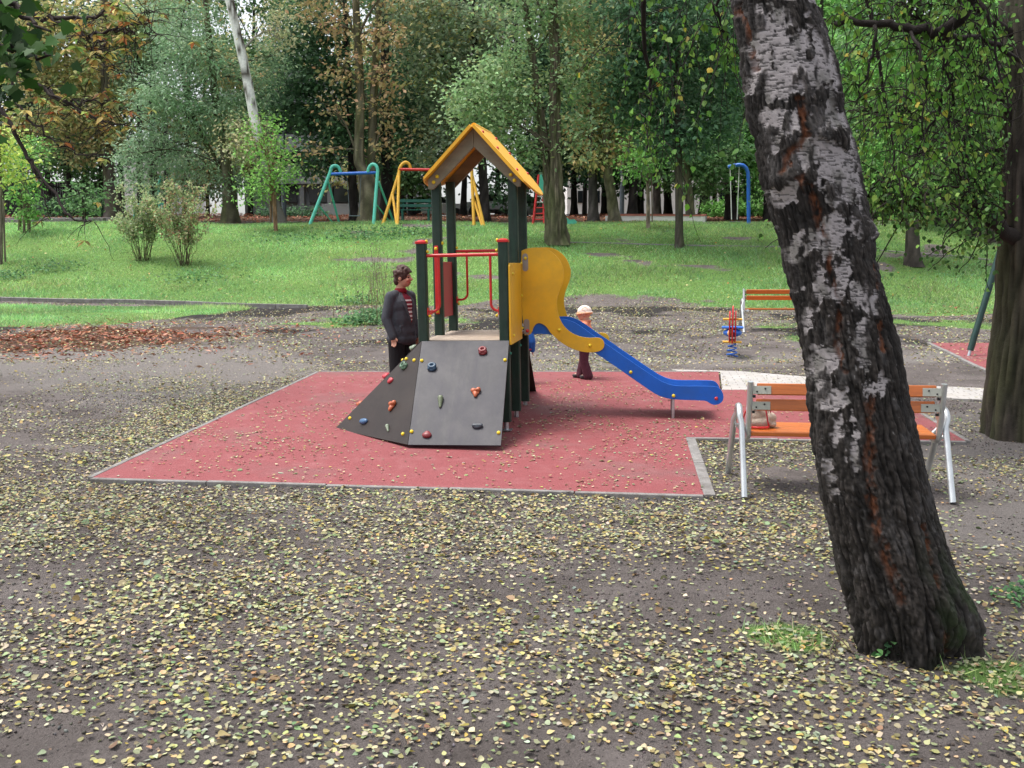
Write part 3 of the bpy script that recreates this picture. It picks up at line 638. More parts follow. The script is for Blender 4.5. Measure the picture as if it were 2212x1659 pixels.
# yellow side board on the right (front bay)
SPX = HW + PW / 2 + .003
pts = [onx(*c3(*q), SPX) for q in ((172, 285), (265, 244), (287, 895), (183, 972))]
ya, yb2 = -.045, .815; za = (pts[0][1] + pts[1][1]) / 2; zb_ = (pts[2][1] + pts[3][1]) / 2
mb = MB(); mb.prism([(ya, zb_), (yb2, zb_), (yb2, za), (ya + .03, za), (ya, za - .03)], (lambda a, b: (SPX, a, b), (1, 0, 0)), .018); sb = tb(mb, 'side_board', 'yellow_panel', bevel=.002); sb['label'] = 'yellow side board'
for q in ((185, 358), (272, 268), (277, 545), (283, 822), (197, 893)): y, z = onx(*c3(*q), SPX + .018); dome((SPX + .018, min(max(y, ya + .03), yb2 - .03), z), (1, 0, 0), .016, sb)
MT['green_cap'] = M('green_cap', (.02, .2, .13), .4)
for i, z in ((0, .76), (1, .78)): mb = MB(); mb.ell((HW + .05, ROW[i], z), .017); tb(mb, 'bolt', 'green_cap', PT[1, i], smooth=True)
# slide
YF = .86
GT = [(254, 163), (300, 140), (360, 130), (420, 128), (480, 140), (540, 175), (590, 225), (622, 290), (635, 350), (630, 410), (610, 470), (585, 530), (572, 590), (572, 650), (585, 710), (605, 765), (640, 820), (690, 865), (750, 895), (810, 910), (870, 915), (920, 910), (955, 917), (978, 938), (987, 970), (980, 1000), (960, 1022), (920, 1037), (860, 1042), (790, 1035), (720, 1015), (650, 980), (590, 940), (545, 895), (515, 870), (497, 838), (475, 810), (440, 790), (410, 785), (385, 800), (368, 825), (358, 860), (340, 888), (278, 893)]
SLT = [(330, 790), (470, 760), (590, 748), (650, 752), (720, 775), (800, 825), (900, 900), (1000, 965), (1200, 1105), (1400, 1240), (1480, 1290), (1560, 1322), (1640, 1332), (1800, 1332), (1940, 1334), (1972, 1342), (1998, 1362), (2015, 1392), (2023, 1430), (2012, 1468), (1982, 1490), (1945, 1498), (1910, 1488), (1870, 1460), (1800, 1458), (1600, 1450), (1540, 1442), (1450, 1415), (1350, 1350), (1200, 1245), (1050, 1140), (900, 1040), (700, 920), (515, 880), (330, 880)]
def smooth2(P, k=2):
    for _ in range(k):
        o = []
        for i in range(len(P)):
            a, b = P[i], P[(i + 1) % len(P)]; o += [(a[0] * .75 + b[0] * .25, a[1] * .75 + b[1] * .25), (a[0] * .25 + b[0] * .75, a[1] * .25 + b[1] * .75)]
        P = o
    return P
gt = smooth2([onp(*c3(*q), YF) for q in GT], 1); slt = smooth2([onp(*c3(*q), YF + .02) for q in SLT], 1)
def plate(name, P, y, mat, th=.019):
    mb = MB(); mb.prism(P, (lambda a, b: (a, y, b), (0, 1, 0)), th); return tb(mb, name, mat, bevel=.0022)
for j, y in enumerate((YF, YF + .575)):
    o = plate('slide_guard', gt if j == 0 else [(a + .028, b + .012) for a, b in gt], y, 'yellow_panel')
    if j == 0:
        for q in ((593, 846), (860, 980)): x, z = onp(*c3(*q), YF); dome((x, YF, z), (0, -1, 0), .0185, o)
        for (qa, qb) in (((298, 205), (302, 310)), ((310, 775), (318, 862))):
            a = onp(*c3(*qa), YF); b = onp(*c3(*qb), YF); mb = MB(); pl = []
            for t in np.linspace(0, 2 * math.pi, 25)[:-1]:
                cz = max(a[1], b[1]) if math.sin(t) > 0 else min(a[1], b[1]); pl.append((a[0] + .030 * math.cos(t), cz + .03 * math.sin(t)))
            mb.prism(pl, (lambda q, r: (q, YF - .005, r), (0, 1, 0)), .005); tb(mb, 'mounting_plate', 'bracket', o)
        x, z = onp(*c3(300, 222), YF); dome((x, YF - .005, z), (0, -1, 0), .0175, o)
        x, z = onp(*c3(318, 852), YF); dome((x, YF - .005, z), (0, -1, 0), .0185, o, 'red')
for j, y in enumerate((YF + .0195, YF + .555)):
    o = plate('slide_side', slt, y, 'blue_panel')
    if j == 0:
        for q, mt in (((1215, 1212), 'yellow_cap'), ((1587, 1417), 'yellow_cap'), ((1958, 1440), 'red')): x, z = onp(*c3(*q), y); dome((x, y, z), (0, -1, 0), .0185, o, mt)
bedp = [onp(*c3(*q), YF + .3) for q in ((250, 800), (500, 812), (600, 850), (900, 1000), (1200, 1200), (1400, 1335), (1500, 1375), (1650, 1385), (1880, 1385))]
mb = MB(); k = len(bedp)
vs = [(x, yy, z + dz) for yy in (YF + .039, YF + .5545) for dz in (0, -.012) for x, z in bedp]
fs = []
for i in range(k - 1): fs += [(i, i + 1, 2 * k + i + 1, 2 * k + i), (k + i, 3 * k + i, 3 * k + i + 1, k + i + 1)]
mb.add(vs, fs); tb(mb, 'slide_bed', 'galv')
x, z = onp(*c3(1582, 1440), YF + .05); zg = float(gz((TM @ Vector((x, YF, 0))).y)) - TW.location.z - .03
for y in (YF + .055, YF + .53):
    mb = MB(); mb.tube([(x, y, z + .03), (x, y, zg)], .017, 12); tb(mb, 'slide_leg', 'galv', smooth=True, auto=40)
# roof
YG = .655
bl = [onp(*c1(*q), YG) for q in ((1335, 98), (938, 548), (940, 634), (985, 634), (1335, 265))]
br = [onp(*c1(*q), YG) for q in ((1335, 98), (1335, 265), (1712, 612), (1743, 606), (1745, 552))]
for y in (YG, 1.585):
    for s, P in ((0, bl), (1, br)):
        P = [(a, b + .045 * (y - YG)) for a, b in P]; P = [(a + (.0012 if s else -.0012) * (i in (0, 1 if s else 4)), b) for i, (a, b) in enumerate(P)]
        mb = MB(); mb.prism(P, (lambda a, b: (a, y, b), (0, 1, 0)), .042); o = tb(mb, 'gable_board', 'gable', bevel=.003)
        if y == YG:
            for q in (((1018, 523), (988, 572)), ((1657, 507), (1690, 556)))[s]: xx, zz = onp(*c1(*q), YG); dome((xx, YG, zz), (0, -1, 0), .019, o)
YR0, YR1 = .545, 1.75
ap = (bl[0][0], bl[0][1] - .045 * (YG - YR0) + .003)
for s in (-1, 1):
    e0 = bl[1] if s < 0 else br[4]; a0 = bl[0]
    d = Vector((e0[0] - a0[0], 0, e0[1] - a0[1])); L = d.length + (.10 if s < 0 else .215); d.normalize(); N = Vector((d.z, 0, -d.x)); N = N if N.z > 0 else -N
    mb = MB(); n_ = 24; th = .032; vs = []
    for i in range(n_ + 1):
        y = YR0 + (YR1 - YR0) * i / n_; e = abs(2 * i / n_ - 1); sm = L - (.17 if s > 0 else .09) * e ** 2.2
        y0 = y
        for q in (0, th):
            for t in (0.0, .5, .86, 1.0):
                o_ = Vector((ap[0] + s * .002, y, ap[1] + .045 * (y - YR0))) + d * (sm * t) + N * (q - .006 * (t == 1.0) * (1 if q else -1)); vs.append(o_)
    fs = []
    for i in range(n_):
        a = i * 8; b = a + 8
        for k in range(3): fs += [(a + k, a + k + 1, b + k + 1, b + k), (a + 4 + k, b + 4 + k, b + 5 + k, a + 5 + k)]
        fs += [(a + 3, a + 7, b + 7, b + 3), (a, b, b + 4, a + 4)]
    fs += [(0, 4, 5, 1), (1, 5, 6, 2), (2, 6, 7, 3)]; a = n_ * 8; fs += [(a, a + 1, a + 5, a + 4), (a + 1, a + 2, a + 6, a + 5), (a + 2, a + 3, a + 7, a + 6)]
    mb.add(vs, fs); o = tb(mb, 'roof_panel', 'yellow_roof')
    for fr in (.12, .42, .82):
        for y in (.70, 1.61): dome(Vector((ap[0], y, ap[1] + .045 * (y - YR0))) + d * (L * .8 * fr) + N * th, N, .018, o, 'red')
mb = MB(); mb.tube([(ap[0], YR0 + .12, ap[1] + .024), (ap[0], YR1 - .05, ap[1] + .024 + .045 * 1.0)], .030, 10); tb(mb, 'ridge_cap', 'yellow_roof', smooth=True, auto=40)

# ------------------------------------------------------------------ benches
def make_bench(loc, yaw):
    B = thing('park_bench', 'near bench with orange varnished slats and a bag on it, behind the leaning birch', 'bench', loc, (0, 0, yaw), 'varnished slat benches with tube frames')
    def bb(mb, name, mat, par=None, **k): return mb.build(name, MT[mat], par or B, local=True, **k)
    for s in (-1, 1):
        mb = MB(); x0, x1 = s * .745, s * .785
        arc = [(x0, -.42, -.02), (x0 + s * .004, -.155, .50)] + [(s * .762, -.04 - .11 * math.cos(a), .52 + .10 * math.sin(a)) for a in np.linspace(.25, math.pi - .25, 9)] + [(x1 - s * .004, .075, .50), (x1, .40, -.02)]
        mb.tube(arc, .024, 14); bb(mb, 'leg_frame', 'alu', smooth=True, auto=50)
        mb = MB(); xb = s * .70
        mb.tube([(xb, -.235, .83), (xb, -.215, .70), (xb, -.17, .46)] + [(xb, -.10 - .065 * math.cos(a), .435 - .05 * math.sin(a)) for a in np.linspace(.3, math.pi / 2, 6)] + [(xb, .10, .39), (xb, .27, .415)], .023, 14)
        mb.tube([(xb, -.12, .39), (s * .76, -.11, .42)], .015, 8); mb.tube([(xb, .06, .39), (s * .765, .06, .46)], .015, 8)
        bb(mb, 'back_post', 'alu', smooth=True, auto=50)
    tilt = Euler((R(-12), 0, 0))
    for i, z in enumerate((.772, .650)):
        y = -.195 - (z - .65) * .18
        mb = MB(); mb.box((0, y, z), (1.30, .036, .088), tilt); o = bb(mb, 'back_slat', 'slat', bevel=.008)
        for s in (-1, 1):
            mb = MB(); mb.box((s * .615, y - .0215, z - .004), (.135, .005, .062), tilt); pl = bb(mb, 'slat_plate', 'plate', o, bevel=.002)
            for dx, dz in ((.02, .012), (-.03, -.012)): mb = MB(); mb.ell((s * (.615 - dx * 1.2), y - .026, z - .004 + dz), .0075, 10, 6); bb(mb, 'slat_bolt', 'black', o, smooth=True)
            mb = MB(); mb.box((s * .668, y - .002, z - .055), (.018, .02, .02)); bb(mb, 'slat_stop', 'black', o)
    for y, dz in ((-.115, 0), (.015, .006), (.145, .012)):
        mb = MB(); mb.box((0, y, .425 + dz), (1.36, .118, .036), Euler((R(4), 0, 0))); bb(mb, 'seat_slat', 'slat', bevel=.008)
    return B
def copy_tree(o, parent=None, root=True):
    c = o.copy(); COL.objects.link(c); c.parent = parent
    if not root: c.matrix_parent_inverse = o.matrix_parent_inverse.copy()
    for ch in list(o.children): copy_tree(ch, c, False)
    return c
BN = make_bench(gp(2.52, 7.60, .01), R(-6.5))
B2 = copy_tree(BN); B2.location = gp(5.40, 20.05, .0); B2.rotation_euler = (0, 0, R(180 - 3)); B2['label'] = 'far bench with varnished orange slats facing the camera behind the spring rider'

# handbag on the near bench
BMW = Matrix.LocRotScale(BN.location, BN.rotation_euler, None)
hb = thing('handbag', 'beige cloth handbag with red trim lying on the left end of the bench seat', 'handbag', BMW @ Vector((-.585, -.02, .447)), (0, 0, R(-2)))
mb = MB(); mb.ell((0, 0, .045), (.105, .06, .05)); mb.ell((-.02, 0, .09), (.085, .045, .075)); mb.ell((-.045, .005, .145), (.05, .03, .045)); mb.ell((.06, .0, .075), (.06, .045, .05)); mb.ell((.085, 0, .03), (.035, .05, .028)); mb.ell((.03, 0, .12), (.035, .022, .05)); mb.cap((-.03, 0, .16), (.035, .005, .15), .02, .016)
link('bag_body', fuse(mb, .006, 4, 'bag', M('beige_cloth', (.46, .38, .31), .8, 0, .12, 9, .4, 60, (.3, .22, .2), .4)), hb, True)
MT['red_trim'] = M('red_trim', (.36, .02, .035), .6)
for P, r in (([(.015, -.045, .175), (.028, -.055, .12), (.035, -.068, .06), (.05, -.066, .012)], .006), ([(.045, -.02, .17), (.06, -.035, .14), (.062, -.05, .12)], .004)): mb = MB(); mb.tube(P, r, 8); mb.build('bag_trim', MT['red_trim'], hb, True, local=True)
for P, r in (([(-.06, -.01, .17), (-.03, -.04, .185), (-.02, -.045, .165), (-.07, -.02, .155)], .012), ([(-.10, -.06, .012), (-.03, -.075, .01), (.03, -.075, .012), (.045, -.066, .014)], .009), ([(-.08, 0, .16), (-.12, .02, .12), (-.145, .02, .04), (-.16, .0, -.02)], .007)): mb = MB(); mb.tube(P, r, 8); mb.build('bag_strap', MT['red'], hb, True, local=True)

# ------------------------------------------------------------------ spring rider
q = g(1581, 769); SR = thing('spring_rider', 'red and blue spring rider toy standing on the dark earth before the far bench', 'spring rider', q, (0, 0, R(-13)))
mb = MB(); mb.tube([(.085 * math.cos(a) * (1 - a / 60), .085 * math.sin(a) * (1 - a / 60), -.01 + a * .27 / (2 * math.pi * 4)) for a in np.linspace(0, 8 * math.pi, 97)], .011, 8); mb.build('spring', MT['blue_paint'], SR, True, local=True)
mb = MB(); mb.tube([(0, 0, .24), (0, 0, .27)], .10, 16); mb.build('spring_plate', MT['galv'], SR, local=True)
def ryz(name, P, x, th, mat):
    mb = MB(); mb.prism(smooth2(P, 2), (lambda a, b: (x, a, b), (1, 0, 0)), th); return mb.build(name, MT[mat], SR, local=True, bevel=.003)
for x in (-.055, .035): ryz('side_panel', [(-.30, .24), (-.22, .22), (.05, .26), (.30, .30), (.36, .42), (.22, .44), (.02, .42), (-.08, .50), (-.12, .62), (-.20, .72), (-.30, .74), (-.36, .60), (-.33, .42)], x, .02, 'red')
ryz('head_panel', [(-.36, .22), (-.28, .22), (-.22, .5), (-.20, .72), (-.26, .82), (-.34, .80), (-.39, .6)], -.01, .024, 'red')
mb = MB(); mb.ell((0, .05, .37), (.15, .17, .07), 16, 10); mb.build('body', MT['blue_paint'], SR, True, local=True)
mb = MB(); mb.box((0, .05, .455), (.34, .24, .03)); mb.build('seat', MT['blue_paint'], SR, local=True, bevel=.012)
mb = MB(); mb.tube([(-.15, -.24, .60), (.15, -.24, .60)], .018, 10); mb.build('handle_bar', MT['swing_yellow'], SR, True, local=True, auto=40)
mb = MB(); mb.tube([(-.145, -.26, .245), (.145, -.26, .245)], .019, 10); mb.build('foot_bar', MT['swing_yellow'], SR, True, local=True, auto=40)
mb = MB(); mb.ell((-.03, -.19, .38), (.05, .05, .055), 12, 8); mb.build('nose_ball', M('pale_orange_ball', (.7, .42, .2), .5), SR, True, local=True)

# ------------------------------------------------------------------ dark green swing frame on the right
q = g(2092, 770); e = at(2161, 540, 16.0); d = (e - q).normalized(); top = q + d * ((2.75 - q.z) / d.z); q2 = g(2163, 806); top2 = Vector((top.x + .02, top.y - .12, top.z))
SW = thing('swing', 'dark green swing frame with slanting posts at the right edge behind the dark tree', 'swing frame', q)
def swleg(a, b, r=.05): mb = MB(); mb.tube([a + (b - a).normalized() * .10, b], r, 14); o = mb.build('leg', MT['green_plain'], SW, True, auto=40); f = MB(); f.tube([a - (b - a).normalized() * .05, a + (b - a).normalized() * .12], r * .5, 10); f.build('leg_foot', MT['galv'], o, True, auto=40)
swleg(q, top); swleg(q2 + Vector((.05, 0, 0)), top2)
off = Vector((3.0, -.35, .0)); swleg(q + off + Vector((.9, 0, 0)), top + off); swleg(q2 + off + Vector((.8, 0, 0)), top2 + off)
mb = MB(); mb.tube([top - off * .06 + Vector((0, -.06, 0)), top + off * 1.06 + Vector((0, -.06, 0))], .055, 14); mb.build('cross_beam', MT['green_plain'], SW, True, auto=40)

# ------------------------------------------------------------------ old playground on the bank
def tubes(root, name, mat, P, r): mb = MB(); mb.tube(P, r, 12); return mb.build(name, MT[mat], root, True, auto=50)
c8 = lambda x, y: (644 + x * .1776, 298.5 + y * .1776)
def hook(foot, topq, peak, end, Yf, Yt, Ye):
    """bent tube: foot -> shoulder -> loop -> end on the bar"""
    f = at(*c8(*foot), Yf); f.z = float(gz(Yf, f.x)) - .03; t = at(*c8(*topq), Yt); pk = at(*c8(*peak), (Yt + Ye) / 2); e = at(*c8(*end), Ye)
    P = [f, f.lerp(t, .5), t]
    cx = (t + e) / 2
    for a in np.linspace(0, math.pi, 11)[1:-1]:
        q = cx + (t - cx) * math.cos(a); q.z += (pk.z - cx.z) * math.sin(a); P.append(q)
    return P + [e]
def brace(root, mat, a, b, Ya, Yb, r=.045):
    p, q = at(*c8(*a), Ya), at(*c8(*b), Yb); q.z = float(gz(Yb, q.x)) - .03; return tubes(root, 'brace', mat, [p, q], r)
GS = thing('swing', 'teal swing frame with blue top bar standing on the grassy bank', 'swing', gp(at(740, 480, 40).x, 40))
tubes(GS, 'leg', 'teal', hook((140, 1030), (395, 400), (460, 335), (515, 415), 39.7, 40.3, 40.4), .068)
tubes(GS, 'leg', 'teal', hook((918, 1060), (968, 400), (920, 318), (852, 415), 39.4, 39.9, 40.0), .068)
brace(GS, 'teal', (365, 530), (500, 1045), 40.2, 41.2); brace(GS, 'teal', (245, 810), (428, 1045), 39.9, 40.8, .03)
brace(GS, 'teal', (980, 530), (1165, 1040), 39.8, 41.0); brace(GS, 'teal', (955, 810), (1122, 1035), 39.6, 40.8, .03)
tubes(GS, 'top_bar', 'blue_paint', [at(*c8(392, 437), 40.3), at(*c8(965, 418), 39.95)], .062)
sq = at(*c8(685, 945), 40.2)
ropes = [tubes(GS, 'chain', 'lamp', [at(*c8(590, 440), 40.25), at(*c8(628, 935), 40.2)], .012), tubes(GS, 'chain', 'lamp', [at(*c8(765, 430), 40.1), at(*c8(742, 940), 40.2)], .012)]
mb = MB(); mb.box(sq, (.46, .16, .035)); mb.build('swing_seat', MT['lamp'], GS, bevel=.008)
YS = thing('swing', 'yellow swing frame with red top bar partly hidden by the tower', 'swing', gp(at(940, 480, 40).x, 40))
tubes(YS, 'leg', 'swing_yellow', hook((1030, 1055), (1228, 420), (1310, 296), (1366, 378), 39.6, 40.2, 40.3), .065)
tubes(YS, 'leg', 'swing_yellow', hook((2140, 1060), (2112, 400), (2080, 320), (2050, 385), 39.6, 40.0, 40.1), .065)
brace(YS, 'swing_yellow', (1225, 440), (1210, 1060), 40.1, 39.3, .06); brace(YS, 'swing_yellow', (1150, 690), (1200, 1058), 39.9, 39.32, .05)
brace(YS, 'swing_yellow', (2118, 460), (2262, 1058), 40.0, 39.4, .06); brace(YS, 'swing_yellow', (2122, 700), (2240, 1058), 39.9, 39.42, .05)
tubes(YS, 'top_bar', 'red', [at(*c8(1225, 380), 40.2), at(*c8(2125, 392), 40.0)], .062)
# green slatted bench
Yb_ = 43.0; a = at(863, 476, Yb_); b = at(932, 478, Yb_ - .3); GB = thing('slatted_bench', 'dark green slatted bench behind the yellow swing', 'bench', gp((a.x + b.x) / 2, Yb_))
dx = b.x - a.x; cx = (a.x + b.x) / 2; zg = float(gz(Yb_, cx))
for z, y in ((.46, -.10), (.47, .06)): mb = MB(); mb.box((cx, Yb_ + y, zg + z), (dx, .13, .04)); mb.build('seat_slat', MT['bench_green'], GB, bevel=.006)
for z in (.66, .86): mb = MB(); mb.box((cx, Yb_ + .22, zg + z), (dx, .04, .13), Euler((R(-10), 0, 0))); mb.build('back_slat', MT['bench_green'], GB, bevel=.006)
for s in (-.4, .4): mb = MB(); mb.box((cx + s * dx, Yb_, zg + .2), (.08, .45, .46)); mb.box((cx + s * dx, Yb_ + .26, zg + .65), (.06, .05, .6)); mb.build('leg', MT['bench_green'], GB, bevel=.004)
# red ladder slide behind the locust trunk
c9 = lambda x, y: (974 + x * .14203, 353.5 + y * .14203)
YL = 40.5; RS = thing('ladder_slide', 'old metal slide with red ladder and teal sides behind the big trunk', 'slide', gp(at(1165, 480, YL).x, YL))
lt, lb, rt, rb = (1338, 170), (1245, 950), (1425, 590), (1420, 930)
for a_, b_ in ((lt, lb), ((1400, 430), rb)):
    p, q = at(*c9(*a_), YL), at(*c9(*b_), YL - .2); mb = MB(); mb.tube([p, q], .05, 10); mb.build('ladder_rail', MT['red'], RS, True, auto=50)
for yy in (430, 500, 588, 672, 760, 850):
    t = (yy - 170) / 780; x0 = 1338 - 93 * t; mb = MB(); mb.tube([at(*c9(x0, yy), YL - .2 * t), at(*c9(1425, yy), YL - .2 * t)], .025, 8); mb.build('rung', MT['red'] if yy > 600 else MT['galv'], RS, True, auto=50)
for dy in (-.22, .24):
    mb = MB(); P = [at(*c9(*q), YL + dy) for q in ((1350, 170), (1385, 165), (1430, 400), (1505, 610), (1490, 650), (1385, 412), (1335, 410))]
    P += []; mb.prism([(q.x, q.z) for q in P], (lambda a, b: (a, YL + dy, b), (0, 1, 0)), .03); mb.build('side_board', MT['teal'], RS)
    mb = MB(); P = [at(*c9(*q), YL + dy) for q in ((1505, 610), (1800, 850), (1880, 845), (1915, 880), (1905, 975), (1870, 978), (1780, 930), (1490, 650))]
    mb.prism([(q.x, q.z) for q in P], (lambda a, b: (a, YL + dy, b), (0, 1, 0)), .03); mb.build('side_board', MT['teal'], RS)
bp_ = [at(*c9(*q), YL) for q in ((1400, 390), (1450, 420), (1520, 640), (1790, 910), (1880, 925))]
mb = MB(); k = len(bp_); mb.add([(q.x, q.y + s, q.z) for s in (-.19, .24) for q in bp_] + [(q.x, q.y + s, q.z - .03) for s in (-.19, .24) for q in bp_], [(i, i + 1, k + i + 1, k + i) for i in range(k - 1)] + [(2 * k + i, 3 * k + i, 3 * k + i + 1, 2 * k + i + 1) for i in range(k - 1)]); mb.build('slide_bed', MT['white'], RS)
# blue one-armed swing
c10 = lambda x, y: (1256.8 + x * .17755, 314.2 + y * .17755)
Yb_ = 40.0; BS = thing('hanging_swing', 'bright blue bent pole swing with a chain seat beside the leaning birch', 'swing', gp(at(1616, 490, Yb_).x, Yb_))
P = [(2028, 1050), (2028, 700), (2026, 420), (2020, 330), (2000, 275), (1965, 245), (1920, 235), (1860, 243), (1785, 262)]
pts = [at(*c10(*q), Yb_ + (i - 6) * .15 * (i > 6)) for i, q in enumerate(P)]; pts[0].z = float(gz(Yb_, pts[0].x)) - .05
tubes(BS, 'pole', 'blue_paint', pts, .075)
tubes(BS, 'chain', 'white', [at(*c10(1805, 262), 40.4), at(*c10(1822, 900), 40.3)], .018); tubes(BS, 'chain', 'white', [at(*c10(1915, 262), 40.1), at(*c10(1890, 900), 40.3)], .018)
mb = MB(); mb.box(at(*c10(1862, 930), 40.3), (.40, .18, .04)); mb.build('swing_seat', MT['lamp'], BS, bevel=.008)
# sand pit with pale rim
a, b = at(1318, 493, 42), at(1522, 496, 41.2); SB = thing('sand_pit', 'low sand pit with white rim and red edge on top of the bank', 'sand pit', gp((a.x + b.x) / 2, 42.5))
for i, (x0, y0, x1, y1) in enumerate(((a.x, 42.6, b.x, 41.2), (a.x + .8, 46, b.x + .8, 45), (a.x, 42.6, a.x + .8, 46), (b.x, 41.2, b.x + .8, 45))):
    p, q = gp(x0, y0), gp(x1, y1); d = (q - p); nr = Vector((-d.y, d.x, 0)).normalized() * .16; up = Vector((0, 0, .34))
    mb = MB(); mb.hexa([p - up, q - up, q + nr - up, p + nr - up], [p + up * .7, q + up * .7, q + nr + up * .7, p + nr + up * .7]); o = mb.build('rim', MT['white'], SB)
    mb = MB(); u2 = up * .7 + Vector((0, 0, .003)); u3 = up * .7 + Vector((0, 0, .05)); e = nr * .15; mb.hexa([p - e + u2, q - e + u2, q + nr + e + u2, p + nr + e + u2], [p - e + u3, q - e + u3, q + nr + e + u3, p + nr + e + u3]); mb.build('rim_board', M('faded_red_board', (.42, .16, .12), .7, 0, .2), o)
# teal goal-like frame behind the shrubs
TF = thing('climbing_frame', 'small teal tube frame behind the two twiggy shrubs', 'climbing frame', gp(at(320, 470, 44).x, 44))
for P in ([(290, 470), (290, 442), (352, 440), (352, 470)], [(345, 466), (343, 400), (347, 380)]):
    pts = [at(u, v, 44) for u, v in P]
    for q in (pts[0], pts[-1]) if len(P) == 4 else (pts[0],): q.z = float(gz(44, q.x)) - .05
    tubes(TF, 'frame_tube', 'teal', pts, .05)
# lamp posts
def lamp(u, vtop, Y, label):
    b = at(u, 470, Y); b = gp(b.x, Y); t = at(u, vtop, Y); L = thing('lamp_post', label, 'lamp post', b, (0, 0, 0), 'grey park lamp posts')
    mb = MB(); mb.tube([b - Vector((0, 0, .1)), b + Vector((0, 0, 1.6)), b + Vector((0, 0, 1.62)), t], [.11, .11, .07, .055], 12); mb.build('pole', MT['lamp'], L, True, auto=40)
    mb = MB(); mb.ell(t + Vector((0, 0, .1)), (.16, .16, .2), 12, 8); mb.build('lamp_globe', MT['white'], L, True)
    mb = MB(); mb.tube([b + Vector((0, 0, 1.75)), b + Vector((0, 0, 2.0))], .075, 12); mb.build('pole_band', MT['white'], L)
lamp(614, 250, 46, 'grey lamp post left of the teal swing behind the bright green sapling')
lamp(1343, 312, 47, 'dark grey lamp post between mossy trunks above the sand pit')
# ------------------------------------------------------------------ people
from mathutils.bvhtree import BVHTree
def linkL(name, me, par): return link(name, me, par, True)
def bvh(me): return BVHTree.FromPolygons([v.co.copy() for v in me.vertices], [tuple(q.vertices) for q in me.polygons])
def hand(mb, w, dirv, side, s=1.0, palm_in=Vector((0, 0, 0))):
    """palm, four bent fingers and a thumb from the wrist w along dirv; side = thumb direction"""
    d = Vector(dirv).normalized(); t = (Vector(side) - d * d.dot(Vector(side))).normalized(); n = d.cross(t)
    mb.cap(w, w + d * .045 * s, .021 * s, .026 * s, 10); c = w + d * .055 * s
    for k in (-1, 1): mb.cap(w + d * .02 * s + t * k * .014 * s, c + t * k * .020 * s, .016 * s, .016 * s, 8)
    for i, ln in enumerate((.062, .070, .066, .050)):
        b = c + t * (.027 - .018 * i) * s + d * .008 * s; q = b + d * ln * .5 * s + n * .006 * s; e = q + d * ln * .42 * s + n * .022 * s
        mb.cap(b, q, .0088 * s, .008 * s, 8); mb.cap(q, e, .008 * s, .0065 * s, 8)
    b = w + d * .02 * s + t * .024 * s; q = b + d * .028 * s + t * .022 * s; mb.cap(b, q, .011 * s, .0095 * s, 8); mb.cap(q, q + d * .026 * s + t * .006 * s + n * .008 * s, .0095 * s, .007 * s, 8)
